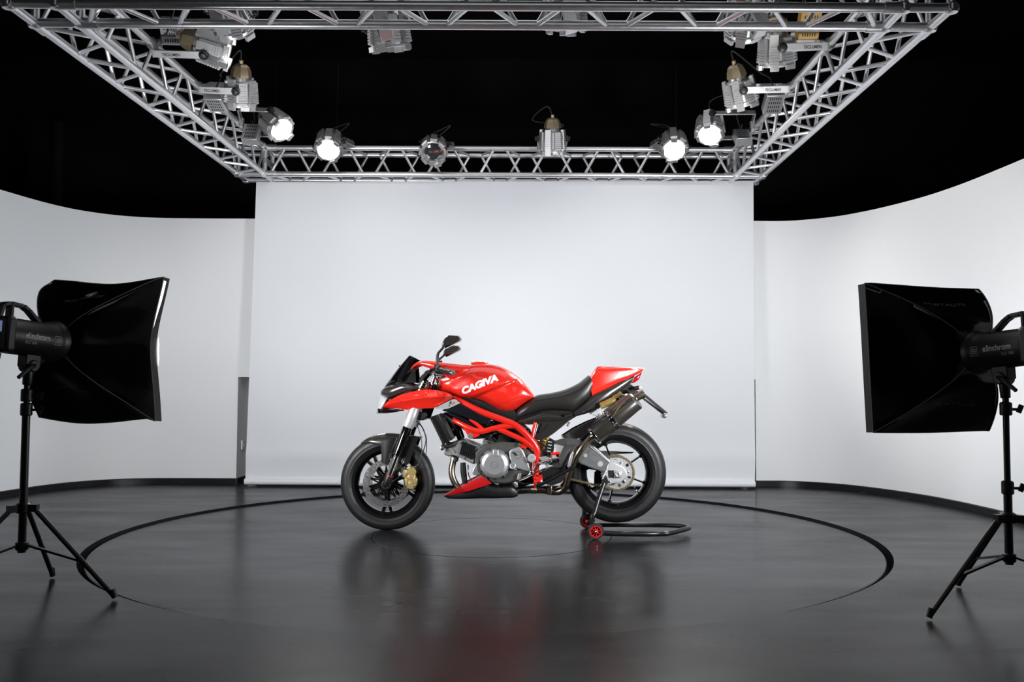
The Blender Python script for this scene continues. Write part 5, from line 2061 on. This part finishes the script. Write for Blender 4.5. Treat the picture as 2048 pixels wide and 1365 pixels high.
for x, y, r in ((1171, 911.5, 0.012), (1200.5, 928.5, 0.017)):
    mb.lathe(P(x, y, 0.152), YA, [(r, -0.01), (r, 0.0015), (0.001, 0.0015)], 20)
build_each(mb, 'arm_plug', M['white_alu'], sw)
mb = MB()
mb.bar(P(1180, 893.5, 0.155), P(1221, 927, 0.155), 0.004, 0.006, up=YA)
mb.build('arm_weld_edge', M['white_alu'], sw)
AP = [(1213, 940), (1216, 929), (1222, 923), (1232, 928), (1247, 935), (1254, 945), (1255, 952), (1250, 957), (1240, 965), (1224, 968), (1212, 972), (1204, 969), (1205, 958), (1209, 948)]
for s in (1, -1):
    F = (lambda b: b) if s > 0 else mirror_y
    mb = MB(); prism(mb, AP, 0.128, 0.160)
    ab = F(mb).build('axle_block', M['white_alu'], sw, bevel=0.004, bseg=3)
    mb = MB(); prism(mb, [(1216, 941), (1232, 942), (1232, 957), (1217, 956)], 0.150, 0.1615); F(mb).build('adjuster_slot', M['engine_dark'], ab)
    mb = MB(); prism(mb, [(1228, 942.5), (1243, 942.5), (1243, 956.5), (1228, 956.5)], 0.155, 0.168)
    mb.lathe(P(1235.8, 949.6, 0.168), YA, [(0.021, -0.004), (0.021, 0.010), (0.017, 0.014), (0.009, 0.014), (0.009, 0.004), (0.001, 0.004)], 6)
    F(mb).build('axle_nut', M['cover'], ab, bevel=0.002)
    mb = MB()
    for x, y, r in ((1211.5, 954.5, 0.012), (1212, 966, 0.014), (1219, 964, 0.007)):
        mb.lathe(P(x, y, 0.160), YA, [(r, -0.004), (r, 0.012), (r * 0.5, 0.013), (r * 0.5, 0.006), (0.001, 0.006)], 14)
    build_each(F(mb), 'stand_bobbin', M['steel'], ab)
# rear sprocket with lightening holes
SO = V((P(1235, 946.6, 0.11).x, 0, P(1235, 946.6, 0.11).z))
RS = 32.0 * RF / 94
mb = MB()
na, nr = 252, 24


def spk():
    pts, fs = [], []
    idx = {}
    for s in (0, 1):
        for i in range(nr + 1):
            for j in range(na):
                r = 0.045 + (RS - 0.045) * i / nr
                if i == nr:
                    r = RS + (0.004 if (j // 2) % 3 == 1 else -0.003)
                idx[(s, i, j)] = len(pts)
                pts.append(SO + dirr(2 * PI * j / na) * r + YA * (0.108 + s * 0.007))
    holes = []
    for k in range(6):
        a = 2 * PI * (k + 0.5) / 6 + 0.15
        holes.append((0.078, a, 0.0105))
    def inh(i, j):
        r = 0.045 + (RS - 0.045) * (i + 0.5) / nr
        p = dirr(2 * PI * (j + 0.5) / na) * r
        return any((p - dirr(a) * hr).length < rad for hr, a, rad in holes)
    for i in range(nr):
        for j in range(na):
            if inh(i, j):
                continue
            k = (j + 1) % na
            for s in (0, 1):
                fs.append((idx[(s, i, j)], idx[(s, i + 1, j)], idx[(s, i + 1, k)], idx[(s, i, k)]))
    for i in (0, nr):
        for j in range(na):
            k = (j + 1) % na
            fs.append((idx[(0, i, j)], idx[(1, i, j)], idx[(1, i, k)], idx[(0, i, k)]))
    mb.add(pts, fs)


spk()
sprk = mb.build('rear_sprocket', M['cover'], rear, angle=30)
mb = MB()
for k in range(6):
    a = 2 * PI * k / 6 + 0.15
    mb.lathe(SO + dirr(a) * 0.066 + YA * 0.115, YA, [(0.009, 0), (0.009, 0.008), (0.005, 0.010), (0.001, 0.010)], 6)
build_each(mb, 'sprocket_nut', M['steel'], sprk)


def chain():
    mb = MB()
    FS = V((P(1045, 925, 0.11).x, 0, P(1045, 925, 0.11).z))
    rf = 0.036
    d = SO - FS
    D = d.length
    base = math.atan2(d.z, d.x)
    al = math.acos((RS - rf) / D)
    path = []
    # tangent points: rear sprocket from the lower run round the back to the upper run, then the front one
    a0, a1 = base + PI - al, base + PI + al - 2 * PI
    for k in range(41):
        a = (base + PI + al) + (2 * PI - 2 * al) * k / 40
        path.append(SO + dirr(a) * RS)
    for k in range(13):
        a = (base + PI - al) + (2 * al) * k / 12
        path.append(FS + dirr(a) * rf)
    path.append(path[0])
    L_ = [0]
    for a, b in zip(path[:-1], path[1:]):
        L_.append(L_[-1] + (b - a).length)
    n = int(L_[-1] / 0.01588 / 2) * 2
    pts = []
    i = 0
    for k in range(n + 1):
        t = L_[-1] * k / n
        while i < len(path) - 2 and L_[i + 1] < t:
            i += 1
        pts.append(path[i].lerp(path[i + 1], (t - L_[i]) / max(1e-9, L_[i + 1] - L_[i])))
    for k in range(n):
        a, b = pts[k], pts[k + 1]
        e = (b - a).normalized() * 0.005
        w = 0.0085 if k % 2 else 0.0065
        for s in (-1, 1):
            c = YA * (0.1115 + s * w)
            mb.bar(a - e * 0 + c, b + e * 0 + c, 0.002, 0.0078, up=YA.cross(b - a))
        mb.cyl(a + YA * (0.1115 - 0.0095), a + YA * (0.1115 + 0.0095), 0.0072, 10)
        mb.cyl(a + YA * (0.1115 - 0.0118), a + YA * (0.1115 + 0.0118), 0.0036, 8)
    return mb.build('chain', M['chain'], bike, angle=30)


chain()
GP = [(1109.6, 883), (1121, 879), (1133, 876.5), (1148, 878), (1162, 881), (1168, 888), (1160, 893), (1152, 899), (1146, 908), (1141, 917), (1132, 928), (1121.5, 936), (1112, 936), (1106, 933), (1103, 918), (1104, 904)]
mb = MB()
g = ring(GP, 0.115, 0.16)
g2 = ring(GP, 0.150, 0.16)
mb.rings([g, g2], cap1=False)
rl0, rf_, re_, rd_, rg, rh = [P(x, y, v) for x, y, v in ((1109, 888.5, 0.158), (1128, 893, 0.172), (1134, 889.5, 0.188), (1160, 888.5, 0.166), (1122, 906, 0.184), (1117, 917, 0.174))]
vs = g2 + [rl0, rf_, re_, rd_, rg, rh]
n0 = len(GP)
L0, F_, E_, D_, G_, H_ = range(n0, n0 + 6)
mb.add(vs, [(0, 1, 2, E_, F_, L0), (2, 3, 4, 5, D_, E_), (E_, D_, 5, 6, 7, 8, 9, G_), (G_, 9, 10, 11, H_), (H_, 11, 12, 13, 14), (L0, F_, G_, H_, 14, 15), (F_, E_, G_), (15, 0, L0)])
mb.build('swingarm_guard', M['guard'], bike, angle=8)
both(lambda mb: shell(mb, [(1122, 875), (1148, 858), (1175, 845), (1198, 836)], [(1130, 877), (1150, 880), (1172, 872), (1182, 862)], lambda s, t: 0.108 + 0.012 * t, 0.006, 14, 6), 'rear_hugger', M['carbon'])
mb = MB(); prism(mb, [(1196, 902.5), (1230, 903), (1269, 904.5), (1264, 907.5), (1222, 909.5), (1210, 914), (1200, 908)], -0.135, -0.100)
mb.build('chain_guard_fin', M['guard'], bike, bevel=0.002)
mb = MB(); mb.tube([P(1203, 965, -0.10), P(1195, 948, -0.10), P(1200, 935, -0.10)], 0.018, 12); prism(mb, [(1189, 945), (1206, 938), (1212, 950), (1200, 972), (1188, 978)], -0.12, -0.085)
mb.build('rear_brake_caliper', M['engine_dark'], bike, bevel=0.004)
mb = MB(); disc(mb, RO, -0.10, 0.07, 0.108, nr=6, na=100); mb.build('rear_brake_disc', M['steel'], rear, angle=30)

# shock and its yellow spring
mb = MB()
c0, c1 = P(1078, 900, 0.06), P(1090, 872, 0.06)
n = 90
pts = []
d_ = (c1 - c0); ez = d_.normalized(); ex = V((0, 1, 0)); ey = ez.cross(ex)
for k in range(n + 1):
    t = k / n
    a = 2 * PI * 5 * t
    pts.append(c0 + d_ * t + (ex * math.cos(a) + ey * math.sin(a)) * 0.030)
mb.tube(pts, 0.0055, 8)
sh = mb.build('shock_spring', M['yellow'], bike)
mb = MB(); mb.cyl(c0 - ez * 0.04, c1 + ez * 0.05, 0.017, 16); mb.build('shock_body', M['steel'], sh)

# ---- rearset, linkage, pegs, side stand
mb = MB()
prism(mb, [(1093, 884), (1100, 876), (1108, 881), (1110, 890), (1106, 905), (1099, 912), (1092, 908), (1088, 900)], 0.150, 0.156)
hg = mb.build('heel_guard', M['dark_plastic'], bike, bevel=0.001)
mb = MB()
for k in range(4):
    mb.bar(P(1096 - k * 0.6, 884 + k * 6.2, 0.1575), P(1104 - k * 0.8, 885 + k * 6.2, 0.1575), 0.003, 0.007, up=YA)
build_each(mb, 'guard_slot', M['wall'], hg)
for s in (1, -1):
    F = (lambda b: b) if s > 0 else mirror_y
    mb = MB(); prism(mb, [(1101, 906), (1116, 904), (1122, 908), (1122.5, 914), (1119, 919), (1114, 917), (1114, 911), (1102, 911)], 0.15, 0.172)
    rb = F(mb).build('rearset_bracket', M['frame_red'], bike, bevel=0.004)
    mb = MB()
    for x, y in ((1115, 911.5), (1116, 921.5), (1093, 910)):
        mb.lathe(P(x, y, 0.172), YA, [(0.009, -0.02), (0.009, 0.005), (0.004, 0.006), (0.001, 0.006)], 12)
    build_each(F(mb), 'rearset_bolt', M['chrome'], rb)
    mb = MB(); prism(mb, [(1079, 915), (1090, 913), (1102, 917), (1104, 924), (1098, 930), (1096, 938), (1092, 936), (1090, 926), (1080, 921)], 0.145, 0.160)
    F(mb).build('rearset_plate', M['cover'], bike, bevel=0.003)
    mb = MB(); mb.lathe(P(1099, 922, 0.16), YA, [(0.013, 0), (0.013, 0.02), (0.010, 0.024), (0.012, 0.03), (0.012, 0.10), (0.009, 0.104), (0.001, 0.104)], 16)
    F(mb).build('footpeg', M['steel'], bike)
mb = MB()
tubepx(mb, [(1099, 920, 0.175), (1082, 925.5, 0.18), (1075, 928, 0.18), (1069, 938, 0.18), (1064.5, 944.5, 0.18)], 0.0052, 4, 10)
tubepx(mb, [(1092, 927, 0.175), (1082, 928.5, 0.178), (1078, 931, 0.178), (1070, 943, 0.178)], 0.0045, 4, 10)
mb.lathe(P(1063.5, 944.5, 0.175), YA, [(0.010, -0.01), (0.010, 0.035), (0.007, 0.037), (0.001, 0.037)], 14)
gl = mb.build('gear_lever', M['chrome'], bike)
mb = MB(); tubepx(mb, [(1033, 963, 0.165), (1060, 951, 0.17), (1091, 937, 0.172)], 0.0045, 1, 10); mb.lathe(P(1034, 962.5, 0.165), YA, [(0.010, -0.006), (0.010, 0.006), (0.001, 0.007)], 12)
mb.build('linkage_rod', M['titanium'], gl)
mb = MB(); prism(mb, [(1033, 962), (1036, 950), (1038, 947), (1043, 948), (1042, 953), (1039, 964)], 0.150, 0.160); mb.build('shift_shaft_arm', M['cover'], gl, bevel=0.002)
mb = MB()
tubepx(mb, [(1077, 971, 0.165), (1090, 966, 0.17), (1120, 950, 0.185), (1141, 938.5, 0.19)], [0.013, 0.010, 0.009, 0.009], 1, 12)
mb.lathe(P(1077, 970.5, 0.155), YA, [(0.019, -0.01), (0.019, 0.014), (0.012, 0.018), (0.001, 0.018)], 18)
mb.lathe(P(1143, 937, 0.188), YA, [(0.014, -0.008), (0.014, 0.008), (0.001, 0.009)], 14)
ss = mb.build('side_stand', M['stand'], bike)
mb = MB(); prism(mb, [(1134, 934), (1142, 908), (1146, 903), (1147, 908), (1140, 938)], 0.175, 0.190); mb.build('side_stand_foot', M['cover'], ss, bevel=0.003)
mb = MB()
tubepx(mb, [(1030, 960, 0.12), (1045, 968, 0.12), (1062, 967, 0.12), (1070, 965, 0.11)], 0.006, 5, 8)
prism(mb, [(1035, 965), (1050, 960), (1068, 950), (1068, 966), (1045, 975), (1036, 975)], 0.02, 0.06)
prism(mb, [(1082, 945), (1120, 935), (1136, 930), (1130, 955), (1122, 966), (1104, 972), (1086, 968)], -0.10, 0.128)
mb.build('stand_mount', M['engine_dark'], bike)
mb = MB(); tubepx(mb, [(1084, 882, 0.13), (1105, 868, 0.12), (1125, 852, 0.10), (1140, 840, 0.09)], 0.0035, 5, 8); mb.lathe(P(1136, 850, 0.1), (0.4, 0, 1), [(0.006, -0.012), (0.006, 0.012), (0.010, 0.014), (0.010, 0.018)], 8)
mb.build('shock_hose', M['steel'], bike)

# ------------------------------------------------------------------ paddock stand
pc = P(1290, 1062, 0.05)
pw = BIKE + UX * pc.x + AW * pc.y
stand = thing('paddock_stand', 'black tubular paddock stand with red spoked wheels under the rear axle of the motorcycle', 'paddock stand', (pw.x, pw.y, BIKE.z), YAW)
PO = V((pc.x, pc.y, 0))
VN, VR = 0.285, -0.118
TRD = 0.0150
RW = 15.3 * RF / 94 * 1.0


def ground(px, py, v, z):
    """point seen at px on the vertical plane v, set at height z"""
    p = P(px, py, v)
    return V((p.x, p.y, z))


wn, wf = P(1191.7, 1061.5, VN + 0.02), P(1174.5, 1040.5, VR - 0.02)
wn.z = wf.z = RW
zt = 0.030
mb = MB()
path = [V((wn.x, -VN + 0.025, RW)), ground(1206, 1069, VN - 0.02, zt + 0.004), ground(1250, 1069, VN - 0.02, zt), ground(1290, 1069, VN - 0.02, zt), ground(1316, 1064, VN - 0.03, zt), ground(1337, 1061, 0.25, zt + 0.004), ground(1360, 1054, 0.18, zt + 0.010)]
e = P(1376, 1048, 0.09)
path += [V((e.x, -0.10, zt + 0.012)), V((e.x, -0.04, zt + 0.012))]
far_ = [V((path[-3].x, -(0.16 - 0.18), zt + 0.010)), V((path[5].x, 0.075, zt + 0.004)), V((path[4].x - 0.03, 0.10, zt)), V((path[2].x, 0.10, zt)), V((wf.x + 0.05, 0.10, zt)), V((wf.x, -VR - 0.02, RW))]
path += far_
mb.tube([V(p) for p in spline([tuple(p) for p in path], 6)], TRD, 14)
base = mb.build('base_frame', M['stand'], stand, off=PO)
for nm, top, wv, vb in (('near', P(1208.5, 966, 0.19), wn, VN - 0.01), ('far', None, wf, VR + 0.01)):
    if top is None:
        t0 = P(1208.5, 966, 0.19)
        top = V((t0.x, 0.17, t0.z))
    mid1 = V((wv.x - 0.018, -vb + (0.0), RW + 0.085))
    mid0 = V((wv.x - 0.022, -vb, RW + 0.02))
    mb = MB()
    mb.tube([V(p) for p in spline([tuple(mid0), tuple(mid1), tuple(mid1.lerp(top, 0.12) + V((0.004, 0, 0))), tuple(mid1.lerp(top, 0.5)), tuple(top)], 5)], TRD, 14)
    up_t = mb.build('upright', M['stand'], stand, off=PO)
    mb = MB()
    mb.box(top + V((0.006, 0, 0.012)), (0.036, 0.03, 0.028), Matrix.Rotation(-0.4, 3, 'Y'))
    mb.build('lifting_hook', M['dark_plastic'], up_t, off=PO, bevel=0.003)


def stand_wheel(c, s):
    mb = MB()
    mb.lathe(c, YA, [(RW * 0.70, -0.014), (RW * 0.94, -0.014), (RW, -0.008), (RW, 0.008), (RW * 0.94, 0.014), (RW * 0.70, 0.014)], 32, closed=True)
    w = mb.build('wheel', M['wheel_rubber'], stand, off=PO)
    mb = MB()
    mb.lathe(c, YA, [(RW * 0.60, -0.010), (RW * 0.71, -0.010), (RW * 0.71, 0.0142), (RW * 0.60, 0.0142)], 32, closed=True)
    mb.lathe(c, YA, [(RW * 0.26, -0.012), (RW * 0.26, 0.013), (RW * 0.2, 0.014), (RW * 0.001, 0.014)], 20)
    for k in range(8):
        a = 2 * PI * k / 8 + 0.2
        mb.bar(c + dirr(a) * RW * 0.2, c + dirr(a) * RW * 0.64, 0.018, 0.0065, up=dirr(a + PI / 2))
    mb.build('red_hub', M['wheel_red'], w, off=PO)
    mb = MB()
    mb.lathe(c, YA, [(RW * 0.6, -0.008), (RW * 0.6, -0.006), (0.001, -0.006)], 24)
    mb.build('hub_back', M['dark_plastic'], w, off=PO)
    mb = MB()
    mb.lathe(c, YA * s, [(0.006, -0.05), (0.006, 0.014), (0.0115, 0.014), (0.0115, 0.020), (0.006, 0.022), (0.005, 0.027), (0.001, 0.028)], 6)
    mb.build('axle_bolt', M['chrome'], w, off=PO)


M['wheel_rubber'] = mat('stand_wheel_rubber', (0.020, 0.020, 0.021), 0.55, noise=0.08)
M['wheel_red'] = mat('red_wheel_plastic', (0.62, 0.010, 0.010), 0.35, noise=0.05)
stand_wheel(V((wn.x, -VN - 0.012, RW)), 1)
stand_wheel(V((wf.x, -VR + 0.012, RW)), 1)
